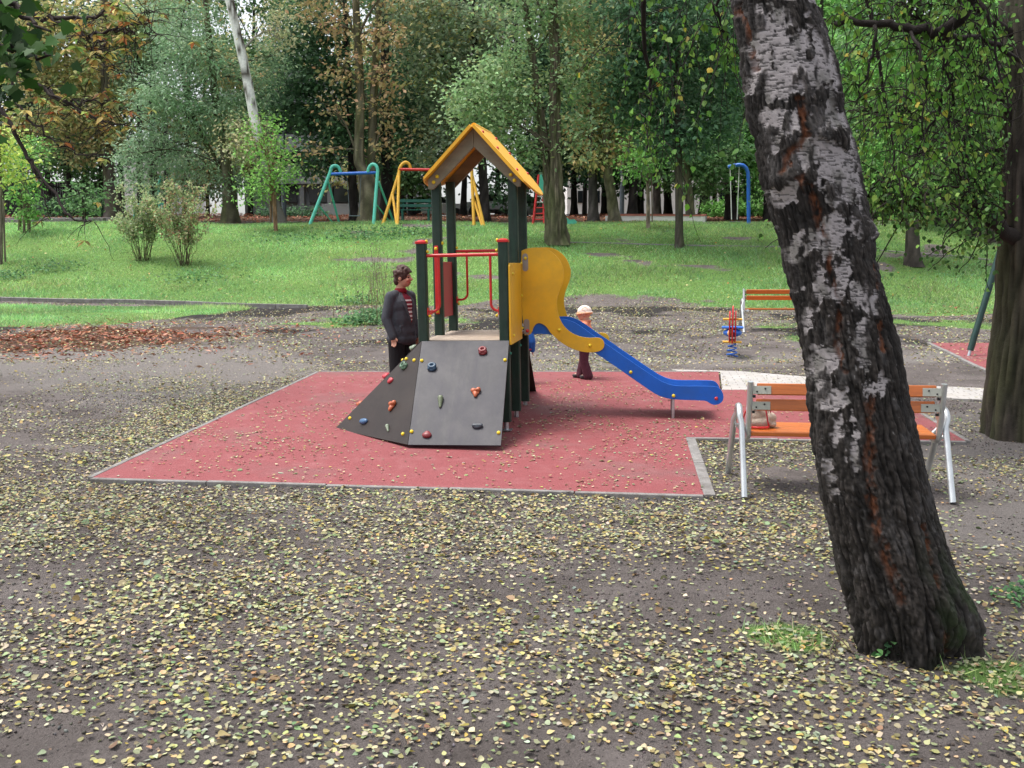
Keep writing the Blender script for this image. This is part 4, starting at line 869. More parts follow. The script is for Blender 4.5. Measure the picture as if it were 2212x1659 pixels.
def body(root, K, skin):
    mb = MB(); h = Vector(K['head']); r = K['hr']; Rz = Matrix.Rotation(K.get('turn', 0), 3, 'Z'); Rq = Rz.to_euler()
    def H(x, y, z): return h + Rz @ Vector((x, y, z)) * r
    mb.ell(H(0, .12, .18), (.76 * r, .93 * r, .85 * r), 18, 12, Rq); mb.ell(H(0, -.22, -.25), (.64 * r, .68 * r, .72 * r), 16, 10, Rq); mb.ell(H(0, -.42, -.66), (.38 * r, .36 * r, .27 * r), 12, 8, Rq)
    mb.cap(H(0, -.86, .08), H(0, -1.03, -.18), .08 * r, .13 * r, 8); mb.ell(H(-.1, -.93, -.2), .1 * r); mb.ell(H(.1, -.93, -.2), .1 * r)
    mb.cap(H(-.16, -.83, -.46), H(.16, -.83, -.46), .075 * r, .075 * r, 8); mb.cap(H(-.13, -.80, -.56), H(.13, -.80, -.56), .075 * r, .075 * r, 8)
    mb.cap(H(-.4, -.72, .2), H(.4, -.72, .2), .12 * r, .12 * r, 8)
    for s in (-1, 1): mb.ell(H(.77 * s, .12, -.08), (.1 * r, .19 * r, .27 * r), 10, 8, Rq); mb.ell(H(.42 * s, -.66, -.22), .2 * r)
    nk = Vector(K['neck']); mb.cap(h + Vector((0, .02, -.35 * r)), nk, .5 * r, .56 * r)
    sh = K['sh']; mb.cap((-sh * .7, .01, nk.z - .065 * K['s']), (sh * .7, .01, nk.z - .065 * K['s']), .04 * K['s'], .04 * K['s']); t = K['torso']
    mb.ell((0, 0, t[0]), (sh * .95, .11 * K['s'], .17 * K['s'])); mb.cap((0, 0, t[0]), (0, 0, t[1]), sh * .72, sh * .78)
    for s in (-1, 1):
        a = [Vector(q) for q in K['arm' + ('R' if s < 0 else 'L')]]; w = K['aw']; mb.cap(a[0], a[1], w[0], w[1]); mb.cap(a[1], a[2], w[1], w[2]); hand(mb, a[2], a[2] - a[1] + Vector(K.get('hd', (0, 0, -.1))), K.get('th', (0, -1, 0)), K['hs'])
        l = [Vector(q) for q in K['leg' + ('R' if s < 0 else 'L')]]; w = K['lw']; mb.cap((l[0].x * .8, 0, t[1]), l[0], w[0], w[0]); mb.cap(l[0], l[1], w[0], w[1]); mb.cap(l[1], l[2], w[1], w[2]); fd = Vector(K.get('foot' + ('R' if s < 0 else 'L'), (0, -1, 0))); mb.cap(l[2] + Vector((0, 0, -.03 * K['s'])), l[2] + fd * .12 * K['s'] + Vector((0, 0, -.045 * K['s'])), w[2] * .9, w[2] * .7)
    def cf(V):
        c = np.tile(np.array(skin), (len(V), 1)); q = (V - np.array(h)) @ np.array(Rz) / r
        face = q[:, 1] < -.45
        lips = face & (np.abs(q[:, 2] + .51) < .09) & (np.abs(q[:, 0]) < .24); c[lips] = (.34, .09, .07)
        for s in (-1, 1):
            eye = face & (np.hypot((q[:, 0] - s * .33), (q[:, 2] - .02) * 1.7) < .13); c[eye] = (.03, .02, .015)
            br = face & (np.abs(q[:, 0] - s * .34) < .2) & (np.abs(q[:, 2] - .24) < .05); c[br] = (.06, .035, .02)
        ck = np.exp(-((np.abs(q[:, 0]) - .4) ** 2 + (q[:, 2] + .28) ** 2) / .05) * face; c[:, 1:] *= (1 - .25 * ck)[:, None]
        return c
    linkL('body', fuse(mb, K['vox'], 3, 'body', MT['skin'], cf), root); return H, Rz
def shoes(root, K, mat, s):
    for k in ('R', 'L'):
        l = Vector(K['leg' + k][2]); fd = Vector(K.get('foot' + k, (0, -1, 0))); a = math.atan2(fd.x, -fd.y); mb = MB(); q = Euler((0, 0, a)); lo = Vector((l.x, l.y, l.z - .045 * s)); mb.ell(lo + fd * .05 * s, (.046 * s, .125 * s, .042 * s), 14, 8, q, zmin=-.75); mb.ell(lo + fd * -.01 * s + Vector((0, 0, .025 * s)), (.045 * s, .06 * s, .05 * s)); mb.box(lo + fd * .045 * s - Vector((0, 0, .030 * s)), (.075 * s, .21 * s, .022 * s), q)
        linkL('shoe', fuse(mb, .007, 2, 'shoe', mat), root)
cloth = lambda nm, c, v=.15: M(nm, c, .9, 0, v, 22, .35, 160, tuple(x * .6 for x in c), .4, spec=.15)
# ---- the woman
wp = gp(-1.26, 11.35, .0)
WO = thing('person', 'person in grey jacket, striped red top and dark trousers standing left of the tower', 'person', wp, (0, 0, R(52)))
K = dict(head=(0, -.035, 1.448), hr=.108, turn=R(26), neck=(0, .015, 1.285), sh=.185, s=1.0, torso=(1.10, .84), aw=(.05, .042, .028), hs=1.0, th=(.3, -1, 0), hd=(0, -.02, -.22),
         armR=[(-.185, .01, 1.225), (-.235, .03, .99), (-.215, -.055, .80)], armL=[(.185, .01, 1.225), (.235, .035, .99), (.225, -.04, .80)], lw=(.088, .062, .042), vox=.0065,
         legR=[(-.09, 0, .78), (-.095, -.005, .43), (-.095, .02, .085)], legL=[(.09, 0, .78), (.1, -.01, .43), (.105, -.0, .085)])
H, Rz = body(WO, K, (.50, .25, .17))
mb = MB(); mb.cap((-.145, .012, 1.242), (.145, .012, 1.242), .060, .060); mb.cap((-.10, .012, 1.262), (.10, .012, 1.262), .052, .052); mb.ell((0, 0, 1.12), (.205, .142, .16)); mb.ell((0, -.008, .98), (.200, .150, .22)); mb.ell((0, -.002, .84), (.208, .158, .16)); mb.tube([(0, 0, .86), (0, 0, .69)], .1, 12); mb.ell((0, .0, .76), (.215, .162, .10), zmin=-.72)
for s, k in ((-1, 'R'), (1, 'L')):
    a = [Vector(q) for q in K['arm' + k]]; mb.cap(a[0] + Vector((-s * .01, 0, .005)), a[1], .070, .062); mb.cap(a[1], a[2] + (a[2] - a[1]) * .05, .061, .047)
rr = random.Random(3)
for i in range(16): mb.cap(*[Vector((rr.choice((-1, 1)) * rr.uniform(.02, .15), -.128 + rr.uniform(0, .015), z)) for z in (lambda b: (b, b + rr.uniform(.03, .09)))(rr.uniform(.72, 1.1))], .007, .005, 6)
WO.scale = (.92, .95, 1.0)
jm = fuse(mb, .009, 4, 'jacket', cloth('grey_wool', (.060, .064, .076))); linkL('jacket', jm, WO); T_ = bvh(jm)
def front(x, z, off):
    hit = T_.ray_cast(Vector((x, -1, z)), Vector((0, 1, 0))); return Vector((x, (hit[0].y if hit[0] else -.1) - off, z))
# striped top in the open collar
NZ, NX = 44, 8; vs = []; cs = []; fs = []
for i in range(NZ + 1):
    z = 1.275 - .33 * i / NZ; w_ = .062 * (1 - i / NZ) ** .8 + .004
    for j in range(NX + 1):
        x = -w_ + 2 * w_ * j / NX + .012 * (i / NZ); vs.append(front(x, max(z, .9) if z < 1.25 else z, .005)); st = (z * 100 % 4.4) < 1.7 and z < 1.235; cs.append((.62, .60, .58) if st else (.17, .012, .028))
for i in range(NZ):
    for j in range(NX): a = i * (NX + 1) + j; fs.append((a, a + 1, a + NX + 2, a + NX + 1))
b0 = len(vs); vs += [v + Vector((0, .012, 0)) for v in vs]; fs += [tuple(b0 + q for q in reversed(f)) for f in list(fs)]
me = np_mesh('top', np.array([tuple(v) for v in vs]), np.array(fs), MC('striped_knit', .9, 0, .1, 60), np.array(cs * 2), True); linkL('striped_top', me, WO)
mb = MB(); mb.tube([(.062 * math.sin(a), .012 - .062 * math.cos(a), 1.287 + .012 * math.cos(a)) for a in np.linspace(0, 2 * math.pi, 21)], .021, 8); mb.tube([(.056 * math.sin(a), .008 - .056 * math.cos(a), 1.315) for a in np.linspace(0, 2 * math.pi, 21)], .018, 8); linkL('collar', fuse(mb, .008, 2, 'collar', cloth('red_knit', (.20, .012, .022))), WO)
for s in (-1, 1):
    mb = MB(); P = [(.055, 1.285, .03), (.085, 1.24, .045), (.095, 1.19, .05), (.075, 1.12, .036), (.045, 1.03, .022), (.02, .945, .010)]
    vs = []
    for x, z, w_ in P:
        for o_ in (0, 1): vs.append(front(s * (x - (w_ * .55 if not o_ else -w_ * .35)) + .012 * (1.285 - z) / .33, z, .011))
    k = len(P); vs += [v + Vector((0, .010, 0)) for v in vs]; n2 = 2 * k
    mb.add(vs, [(2 * i, 2 * i + 1, 2 * i + 3, 2 * i + 2) for i in range(k - 1)] + [(n2 + 2 * i, n2 + 2 * i + 2, n2 + 2 * i + 3, n2 + 2 * i + 1) for i in range(k - 1)] + [(2 * i, 2 * i + 2, n2 + 2 * i + 2, n2 + 2 * i) for i in range(k - 1)] + [(2 * i + 1, n2 + 2 * i + 1, n2 + 2 * i + 3, 2 * i + 3) for i in range(k - 1)] + [(0, n2, n2 + 1, 1), (n2 - 2, n2 - 1, 2 * n2 - 1, 2 * n2 - 2)])
    mb.build('lapel', cloth('lapel_wool', (.072, .076, .088)), WO, local=True)
    mb = MB(); P = [front(s * x, z, .008) for x, z in ((.07, .845), (.165, .855), (.165, .80), (.07, .79))]; mb.hexa([q + Vector((0, .012, 0)) for q in P], P); mb.build('pocket_flap', cloth('flap_wool', (.058, .062, .074)), WO, local=True)
mb = MB(); mb.ell((0, 0, .80), (.175, .135, .12))
for s, k in ((-1, 'R'), (1, 'L')): l = [Vector(q) for q in K['leg' + k]]; mb.cap(l[0], l[1], .108, .094); mb.cap(l[1], l[2] + Vector((0, 0, -.035)), .093, .086)
linkL('trousers', fuse(mb, .010, 4, 'trousers', cloth('dark_trousers', (.018, .017, .019))), WO)
shoes(WO, K, M('black_leather', (.02, .018, .017), .4), 1.0)
mb = MB(); rr = random.Random(5)
for i in range(90):
    th = rr.uniform(0, 2 * math.pi); ph = rr.uniform(.0, 1.75); x, y, z = math.sin(ph) * math.cos(th), math.sin(ph) * math.sin(th), math.cos(ph)
    if y < -.35 and z < .58: continue
    if abs(x) > .6 and y < .15 and z < .28: continue
    mb.ell(H(x * .84, y * .98 + .12, z * 1.0 + .18), K['hr'] * rr.uniform(.13, .26), 8, 6)
mb.ell(H(0, .16, .26), (K['hr'] * .84, K['hr'] * .96, K['hr'] * .86), 16, 10); mb.ell(H(0, .62, -.35), (K['hr'] * .6, K['hr'] * .42, K['hr'] * .5)); 
for x in (-.35, -.1, .15, .38): mb.cap(H(x, -.5, .9), H(x * 1.1, -.82, .62), K['hr'] * .2, K['hr'] * .12, 8)
hm = fuse(mb, .007, 1, 'hair', M('brown_hair', (.055, .022, .017), .6, 0, .4, 40, .5, 120, spec=.4))
linkL('hair', hm, WO)
# ---- children
def child(label, loc, yaw, s, K, skin, jc, tc, sc, hat):
    C_ = thing('person', label, 'person', loc, (0, 0, yaw)); H, Rz = body(C_, K, skin)
    mb = MB(); zc, zp = K['torso']; nk = K['neck'][2]; mb.cap((-K['sh'] * .6, .008, nk - .045), (K['sh'] * .6, .008, nk - .045), .055, .055); mb.ell((0, 0, zc), (.135, .105, .12)); mb.ell((0, 0, (zc + zp) / 2), (.138, .11, .13)); mb.ell((0, 0, zp + .01), (.135, .11, .07), zmin=-.7)
    for k in ('R', 'L'): a = [Vector(q) for q in K['arm' + k]]; mb.cap(a[0], a[1], .052, .047); mb.cap(a[1], a[2], .046, .036)
    mb.tube([(.055 * math.sin(a), .01 - .055 * math.cos(a), nk + .005) for a in np.linspace(0, 2 * math.pi, 17)], .022, 8)
    linkL('jacket', fuse(mb, .008, 3, 'jacket', jc), C_)
    mb = MB(); mb.ell((0, 0, zp - .02), (.115, .09, .09))
    for k in ('R', 'L'): l = [Vector(q) for q in K['leg' + k]]; mb.cap((l[0].x, 0, zp - .03), l[1], .072, .058); mb.cap(l[1], l[2] + Vector((0, .005, -.02)), .058, .066)
    linkL('trousers', fuse(mb, .008, 3, 'trousers', tc), C_); shoes(C_, K, sc, .68)
    return C_, H, Rz
CH = dict(head=(0, -.015, .868), hr=.092, turn=R(0), neck=(0, .008, .765), sh=.115, s=.62, torso=(.64, .46), aw=(.036, .031, .022), hs=.68, th=(0, -1, .2), vox=.006, armR=[(-.125, .01, .715), (-.15, -.03, .58), (-.11, -.15, .52)], armL=[(.125, .01, .715), (.15, -.02, .58), (.12, -.14, .50)], lw=(.06, .045, .033), legR=[(-.06, .0, .42), (-.065, -.03, .235), (-.06, -.065, .062)], legL=[(.06, 0, .42), (.065, .005, .235), (.06, .055, .062)])
C1, H, Rz = child('small child in orange jacket, pale knitted cap and maroon trousers behind the slide', gp(.975, 13.30, .013), R(-90 - 14), 1, CH, (.55, .30, .22), cloth('orange_jacket', (.68, .24, .14)), cloth('maroon_trousers', (.085, .028, .042), .25), M('dark_shoe', (.025, .018, .02), .6), 'cap')
def capcol(V):
    h = np.array(CH['head']); q = (V - h) / CH['hr']; c = np.tile((.74, .62, .55), (len(V), 1)); c[q[:, 2] < .28] = (.72, .34, .18); a = np.arctan2(q[:, 2] - .5, q[:, 1]); rad = np.hypot(q[:, 2] - .45, q[:, 1] - .1); sw = (np.sin(rad * 11 + a * 2) > .45) & (rad < .62); c[sw] = (.62, .36, .27); return c
mb = MB(); r = CH['hr']; mb.ell(H(0, .1, .28), (.92 * r, 1.08 * r, .98 * r), 18, 12, zmin=-.35); mb.tube([H(.9 * math.sin(a), .1 - 1.06 * math.cos(a), .10 - .1 * math.cos(a)) for a in np.linspace(0, 2 * math.pi, 25)], .16 * r, 8)
linkL('cap', fuse(mb, .007, 3, 'cap', MC('knit_cap', .9, 0, .1, 80, .4, 200), capcol), C1)
CB = dict(CH, armR=[(-.125, .01, .715), (-.165, .02, .58), (-.16, -.03, .46)], armL=[(.125, .01, .715), (.17, .02, .57), (.165, -.02, .44)], legR=[(-.06, 0, .42), (-.065, 0, .235), (-.06, .01, .062)], legL=[(.06, 0, .42), (.065, .0, .235), (.065, .01, .062)])
C2, H, Rz = child('toddler in blue jacket and dark trousers half hidden behind the rear tower post', gp(.115, 12.9, .013), R(170), 1, CB, (.52, .28, .2), cloth('blue_jacket', (.03, .12, .42)), cloth('black_trousers', (.015, .016, .022)), M('black_shoe', (.02, .02, .022), .6), 'hair')
C2.scale = (.93, .93, .93)
mb = MB(); mb.ell(H(0, .12, .30), (.86 * r, 1.0 * r, .9 * r), 16, 10); mb.ell(H(0, .5, -.1), (.7 * r, .55 * r, .6 * r)); linkL('hair', fuse(mb, .007, 2, 'hair', M('fair_hair', (.2, .12, .06), .6, 0, .3, 40, .4, 100)), C2)
mb = MB(); mb.tube([(.145 * math.sin(a), -.118 * math.cos(a), .475) for a in np.linspace(0, 2 * math.pi, 25)], .012, 6); mb.build('jacket_trim', MT['red_trim'], C2, True, local=True)
# ------------------------------------------------------------------ the leaning birch in front
BY = 4.62
OUTL = [(-300, 1500, 1650), (-150, 1548, 1712), (0, 1582, 1756), (64, 1590, 1777), (128, 1601, 1796), (192, 1609, 1809), (256, 1620, 1820), (320, 1638, 1840), (384, 1647, 1852), (448, 1666, 1866), (511, 1684, 1878), (566, 1694, 1886), (665, 1719, 1914), (764, 1737, 1937), (864, 1748, 1954), (963, 1760, 1978), (1063, 1779, 2003), (1108, 1791, 2013), (1195, 1811, 2043), (1253, 1823, 2064), (1290, 1832, 2076), (1340, 1843, 2080), (1390, 1856, 2074), (1440, 1862, 2078), (1500, 1850, 2090)]
BT = thing('birch_tree', 'leaning birch with black and white cracked bark in the right foreground', 'tree', gp(at(1965, 1400, BY).x, BY))
ov = np.array([o[0] for o in OUTL], float); oc = np.array([(o[1] + o[2]) / 2 for o in OUTL], float); ow = np.array([(o[2] - o[1]) / 2 for o in OUTL], float)
NV, NA = 860, 400
vv = np.linspace(-300, 1490, NV); uc = np.interp(vv, ov, oc); rw = np.interp(vv, ov, ow)
ctr = np.array([tuple(at(u, v, BY)) for u, v in zip(uc, vv)])
dep = np.array([BY * math.cos(PITCH) - (z - CZ) * math.sin(PITCH) for z in ctr[:, 2]])
rad = rw * dep / F
TH = (np.arange(NA) / NA) * 2 * math.pi                      # 0 faces the camera (-y), positive to the right
th, VV = np.meshgrid(TH, vv); RAD = rad[:, None] * np.ones_like(th)
S_ = np.sin(th); fr = np.cos(th) > -.15                       # front half
UU = uc[:, None] + rw[:, None] * S_                            # picture column of each front vertex (bark lay-out was traced from the photograph)
zz = ctr[:, 2][:, None] * np.ones_like(th); arc = th * .23
thw = np.where(th > math.pi, th - 2 * math.pi, th); arc = thw * .23; sa, ca = np.sin(thw) * .23, np.cos(thw) * .23
# white bark patches (u0, u1, v0, v1)
WH = [(1598, 1650, 40, 205), (1640, 1692, 30, 150), (1650, 1735, 95, 225), (1716, 1795, 34, 190), (1700, 1768, 120, 205), (1730, 1796, 192, 214), (1728, 1800, 236, 292), (1622, 1686, 252, 312), (1640, 1668, 290, 345), (1796, 1834, 205, 330), (1806, 1846, 300, 385), (1700, 1790, 318, 372), (1735, 1835, 330, 400), (1752, 1822, 385, 442), (1775, 1850, 395, 425), (1650, 1702, 408, 446), (1766, 1828, 470, 520), (1752, 1790, 470, 560), (1690, 1712, 500, 610), (1700, 1718, 600, 668), (1731, 1757, 585, 678), (1777, 1800, 560, 640), (1813, 1862, 630, 672), (1800, 1840, 612, 640), (1811, 1852, 682, 772), (1822, 1848, 740, 785), (1735, 1778, 738, 845), (1748, 1812, 826, 880), (1786, 1812, 880, 945), (1828, 1866, 802, 842), (1720, 1742, 672, 745), (1852, 1882, 480, 520), (1868, 1890, 560, 600), (1760, 1772, 985, 1015), (1795, 1806, 950, 985), (1776, 1783, 1015, 1065)]
nA = fbm(UU / 26., VV / 26., 0, 4, 3); nB = fbm(UU / 9., VV / 9., 3, 3, 4)
sdf = np.full(th.shape, 1e3)
for u0, u1, v0, v1 in WH:
    dx = np.maximum(np.maximum(u0 - UU, UU - u1), 0); dy = np.maximum(np.maximum(v0 - VV, VV - v1), 0)
    ins = np.minimum(np.minimum(UU - u0, u1 - UU), np.minimum(VV - v0, v1 - VV)); sdf = np.minimum(sdf, np.where(ins > 0, -ins, np.hypot(dx, dy)))
sdf = sdf + (fbm(UU / 18., VV / 45., 0, 4, 3) - .5) * 62 + (nB - .5) * 30
white = np.clip((2 - sdf) / 3, 0, 1) * fr
white = white * np.clip((.96 + .22 * (nA - .5) - np.abs(S_ + .02)) * 14, 0, 1) * (1 - np.clip((fbm(UU / 22., VV / 60., 7, 4, 13) - np.where((VV > 310) & (VV < 445), .66, .585)) * 14, 0, .92))
back = np.clip((fbm(sa * 9, ca * 9, zz * 2.2, 4, 6) - .36 - .14 * (1.2 - zz)) * 10, 0, 1) * ~fr
white = np.maximum(white, back); white = np.where(VV < 25, np.clip((fbm(UU / 30., VV / 70., 2, 4, 9) - .46) * 9, 0, 1), white)
# orange-brown cracks
CR = [([(1588, 16), (1600, 60), (1608, 96), (1617, 160)], 5), ([(1694, 230), (1706, 275), (1712, 306), (1698, 325), (1680, 345), (1676, 375)], 8), ([(1706, 393), (1722, 425), (1735, 454), (1748, 505)], 9), ([(1755, 520), (1764, 582), (1784, 648), (1780, 731), (1792, 790)], 6), ([(1866, 690), (1872, 745)], 7), ([(1843, 850), (1842, 920), (1840, 980), (1846, 1050), (1852, 1105)], 10), ([(1838, 1045), (1856, 1100), (1868, 1160), (1888, 1215), (1900, 1260)], 9), ([(1955, 1110), (1970, 1180), (1978, 1230)], 6), ([(1995, 1330), (2020, 1380)], 9), ([(1870, 560), (1866, 620)], 6)]
crk = np.full(th.shape, 1e3)
for P, wd in CR:
    for (ua, va), (ub, vb) in zip(P[:-1], P[1:]):
        L2 = (ub - ua) ** 2 + (vb - va) ** 2; t = np.clip(((UU - ua) * (ub - ua) + (VV - va) * (vb - va)) / L2, 0, 1); d = np.hypot(UU - ua - t * (ub - ua) + 14 * (nA - .5) + 8 * (nB - .5), VV - va - t * (vb - va)); crk = np.minimum(crk, d / wd)
crk = np.clip(1.25 - crk - (nB - .5) * 1.6, 0, 1) * fr
# relief: plates and furrows in the dark bark, smooth white skin with small dark dashes
wx = sa * 1.0 + .018 * (fbm(sa * 20, ca * 20, zz * 6, 3, 12) - .5); wy = ca + .018 * (fbm(sa * 20, ca * 20, zz * 6, 3, 15) - .5)
d1, d2 = worley(wx * 26, wy * 26, zz * 8.5 + .6 * fbm(sa * 12, ca * 12, zz * 4, 2, 8), 21); e1, e2 = worley(wx * 60, wy * 60, zz * 15, 25)
rg1 = np.abs(2 * fbm(wx * 15, wy * 15, zz * 2.3, 4, 71) - 1); rg2 = np.abs(2 * fbm(wx * 34 + 3, wy * 34, zz * 6.5, 4, 75) - 1)
furrow = np.clip(rg1 * 5.5, 0, 1) * (.45 + .55 * np.clip(rg2 * 5, 0, 1)) * (.7 + .3 * np.clip((d2 - d1) * 3.2, 0, 1)); fine = np.clip((e2 - e1) * 2.2, 0, 1); nz_ = fbm(sa * 60, ca * 60, zz * 60, 3, 31)
low = np.clip((.9 - zz) / .9, 0, 1)
ruf = (.018 + .016 * low) * (furrow ** .6 - .55) + .007 * (fine - .4) + .008 * (nz_ - .5) + .03 * (fbm(sa * 7, ca * 7, zz * 2.5, 3, 33) - .5)
dash = ((vn(thw * .23 * 40 + 8, zz * 210, 0, 41) > .66) & (vn(thw * .23 * 11, zz * 60, 4, 42) > .34)).astype(float)
dash = np.maximum(dash, .6 * (vn(thw * .23 * 60, zz * 330, 1, 44) > .80))
smo = .002 * (fbm(sa * 30, ca * 30, zz * 90, 3, 45) - .5) - .004 - .003 * dash + .012 * (fbm(sa * 7, ca * 7, zz * 2.5, 3, 33) - .5)
disp = ruf * (1 - white) + smo * white - .014 * crk
for bz, ba, bh, bw in ((at(0, 300, BY).z, .05, .022, .16), (at(0, 398, BY).z, -.75, .03, .12), (at(0, 498, BY).z, 1.1, .03, .12)): disp = disp + bh * np.exp(-((zz - bz) / .05) ** 2 - ((thw - ba) / (bw * 4)) ** 2)
flare = np.clip((.16 - zz) / .30, 0, 1)
disp = disp + flare ** 2 * (.05 * np.cos(thw * 5 + .4) + .03 * np.cos(thw * 3 + 2))
disp = disp + .045 * np.exp(-((thw - 1.35) / .42) ** 2) * np.exp(-((zz - .04) / .12) ** 2)     # swollen root on the right
RR = RAD + disp
X = ctr[:, 0][:, None] + RR * np.sin(th); Y = ctr[:, 1][:, None] - RR * np.cos(th)
bk = np.stack([np.full(th.shape, .025), np.full(th.shape, .021), np.full(th.shape, .0188)], -1)
bk = bk * (.35 + 1.0 * furrow[..., None] * (.55 + .9 * fine[..., None])) * (.6 + .9 * nz_[..., None])
grey = np.clip((fbm(sa * 25, ca * 25, zz * 14, 4, 51) - .52) * 6, 0, 1)[..., None]; bk = bk * (1 - .5 * grey) + np.array([.085, .08, .08]) * .5 * grey * furrow[..., None]
moss = np.clip((fbm(sa * 14, ca * 14, zz * 9, 3, 52) - .42) * 5, 0, 1) * np.clip((.55 - zz) / .5, 0, 1) * np.clip(np.sin(thw) * 1.2 + .2, 0, 1); bk = bk * (1 - moss[..., None] * .7) + np.array([.022, .042, .012]) * moss[..., None] * .7
speck = (vn(sa * 90, ca * 90, zz * 60, 61) > .90) * np.clip(1 - low, .15, 1); bk = bk + speck[..., None] * .10 * furrow[..., None]
wc = np.array([.34, .31, .312]) * (.75 + .5 * fbm(sa * 22, ca * 22, zz * 40, 4, 55)[..., None]); stain = np.clip((fbm(sa * 16, ca * 16, zz * 12, 4, 56) - .50) * 5, 0, 1)[..., None]; wc = wc * (1 - .6 * stain) + np.array([.10, .10, .08]) * .6 * stain
wc = wc * (1 - .82 * dash[..., None]) + np.array([.03, .028, .026]) * .82 * dash[..., None]
col = bk * (1 - white[..., None]) + wc * white[..., None]
oc_ = np.array([.15, .050, .020]) * (.45 + .9 * nz_[..., None]) * (1 - .45 * low[..., None]); cw = (crk * np.clip((fbm(UU / 7., VV / 16., 5, 4, 14) - .34) * 4, 0, 1))[..., None] * .8; col = col * (1 - cw) + oc_ * cw
V = np.stack([X.ravel(), Y.ravel(), zz.ravel()], 1); ii = (np.arange(NV - 1)[:, None] * NA + np.arange(NA)[None]); jj = (np.arange(NV - 1)[:, None] * NA + (np.arange(NA)[None] + 1) % NA)
Fc = np.stack([ii.ravel(), (ii + NA).ravel(), (jj + NA).ravel(), jj.ravel()], 1)
link('trunk', np_mesh('trunk', V, Fc, MC('birch_bark', .88, 0, .2, 120, .35, 220), col.reshape(-1, 3), True), BT)
# upper stem, out of the picture, carries the limbs
def wob(P, k, amp, seed=0):
    """a limb: smooth curve through points, slightly crooked"""
    rr = random.Random(seed); P = [Vector(p) for p in P]; o = []
    for i in range(len(P) - 1):
        a = P[max(i - 1, 0)]; b = P[i]; c = P[i + 1]; d = P[min(i + 2, len(P) - 1)]
        for j in range(k):
            t = j / k; o.append(.5 * ((2 * b) + (c - a) * t + (2 * a - 5 * b + 4 * c - d) * t * t + (3 * b - a - 3 * c + d) * t ** 3) + Vector((rr.gauss(0, amp), rr.gauss(0, amp), rr.gauss(0, amp))))
    return o + [P[-1]]
def taper(n, a, b): return [a + (b - a) * (i / (n - 1)) for i in range(n)]
tp = Vector(tuple(ctr[0])); mb = MB()
P = wob([tp, tp + Vector((-.25, .1, .9)), tp + Vector((-.35, .35, 2.2)), tp + Vector((-.2, .6, 4.2)), tp + Vector((-.1, .7, 6.5))], 5, .01, 2); mb.tube(P, taper(len(P), rad[0] * 1.0, .05), 16, col=(.09, .085, .08))
bd = (.020, .015, .013)
LIMB = []
def limb(P, r0, r1, k=5, amp=.008, seed=1, keep=True, n=8):
    q = wob(P, k, amp, seed); mb.tube(q, taper(len(q), r0, r1), n, col=bd)
    if keep: LIMB.append(q)
    return q
A = lambda u, v, y: at(u, v, y)
# hanging limbs on the right (traced) and twigs left of the trunk
limb([tp + Vector((-.1, .1, .5)), A(1900, -120, 5.0), A(2085, -40, 5.3), A(2060, 55, 5.4), A(1960, 62, 5.5), A(1850, 48, 5.6), A(1800, 55, 5.7)], .05, .012, seed=3)
limb([A(2060, 40, 5.4), A(2040, 72, 5.5), A(2120, 85, 5.6), A(2200, 130, 5.7), A(2260, 170, 5.8)], .022, .008, seed=4)
limb([A(2020, 65, 5.4), A(2035, 100, 5.5), A(2046, 170, 5.5), A(2030, 230, 5.6), A(1995, 300, 5.7), A(1965, 360, 5.7)], .015, .004, seed=5)
limb([A(2035, 110, 5.5), A(2060, 210, 5.6), A(2050, 270, 5.7), A(2070, 330, 5.8)], .010, .003, seed=6)
limb([A(2085, -40, 5.3), A(2130, 20, 5.2), A(2150, 110, 5.2), A(2180, 260, 5.2)], .014, .003, seed=7)
limb([A(1890, 57, 5.5), A(1885, 120, 5.5), A(1860, 190, 5.5), A(1845, 215, 5.5)], .010, .003, seed=8)
limb([A(1960, 62, 5.5), A(1990, 110, 5.3), A(2005, 190, 5.3), A(1990, 260, 5.3), A(2010, 380, 5.3)], .010, .003, seed=9)
limb([tp + Vector((-.3, .2, 1.0)), A(1580, -250, 5.2), A(1420, -120, 5.6), A(1390, 60, 6.0), A(1405, 190, 6.2), A(1400, 330, 6.2)], .03, .004, seed=10)
limb([tp + Vector((-.3, .2, 1.2)), A(1560, -240, 5.0), A(1540, -60, 5.2), A(1560, 60, 5.3), A(1585, 130, 5.3)], .02, .003, seed=11)
limb([tp + Vector((.1, .4, 1.8)), A(1900, -200, 6.5), A(2000, -60, 7.2), A(2100, 40, 7.6), A(2150, 200, 7.8)], .03, .004, seed=12)
limb([tp + Vector((.0, .5, 2.2)), A(1800, -220, 7.0), A(1860, -40, 7.6), A(1900, 140, 7.8), A(1930, 330, 8.0), A(1950, 450, 8.0)], .03, .003, seed=13)
rr = random.Random(17); TW_ = []
for q in list(LIMB):
    for p in q[len(q) // 4:]:
        for k in range(2):
            u = CU + F * p.x / (p.y + 1e-6)
            L = rr.uniform(.25, .75); d = Vector((rr.gauss(0, .35), rr.gauss(0, .35), -1)).normalized(); s0 = Vector((rr.gauss(0, .55), rr.gauss(0, .5), .25)); P = [p, p + s0 * .18, p + s0 * .26 + d * L * .5, p + s0 * .28 + d * L]
            if abs(P[-1].x - 1.75) < .42 and P[-1].y < 5.0: continue
            if u > 1780 and (rr.random() < .45 or CV - F * ((P[-1].z - CZ) / P[-1].y + math.tan(PITCH)) > 470 and rr.random() < .8): continue
            t = wob(P, 3, .006, rr.random()); mb.tube(t, taper(len(t), .0034, .0014), 5, col=bd); TW_.append(t)
o = mb.build('branch', MT['bark'], BT, True)
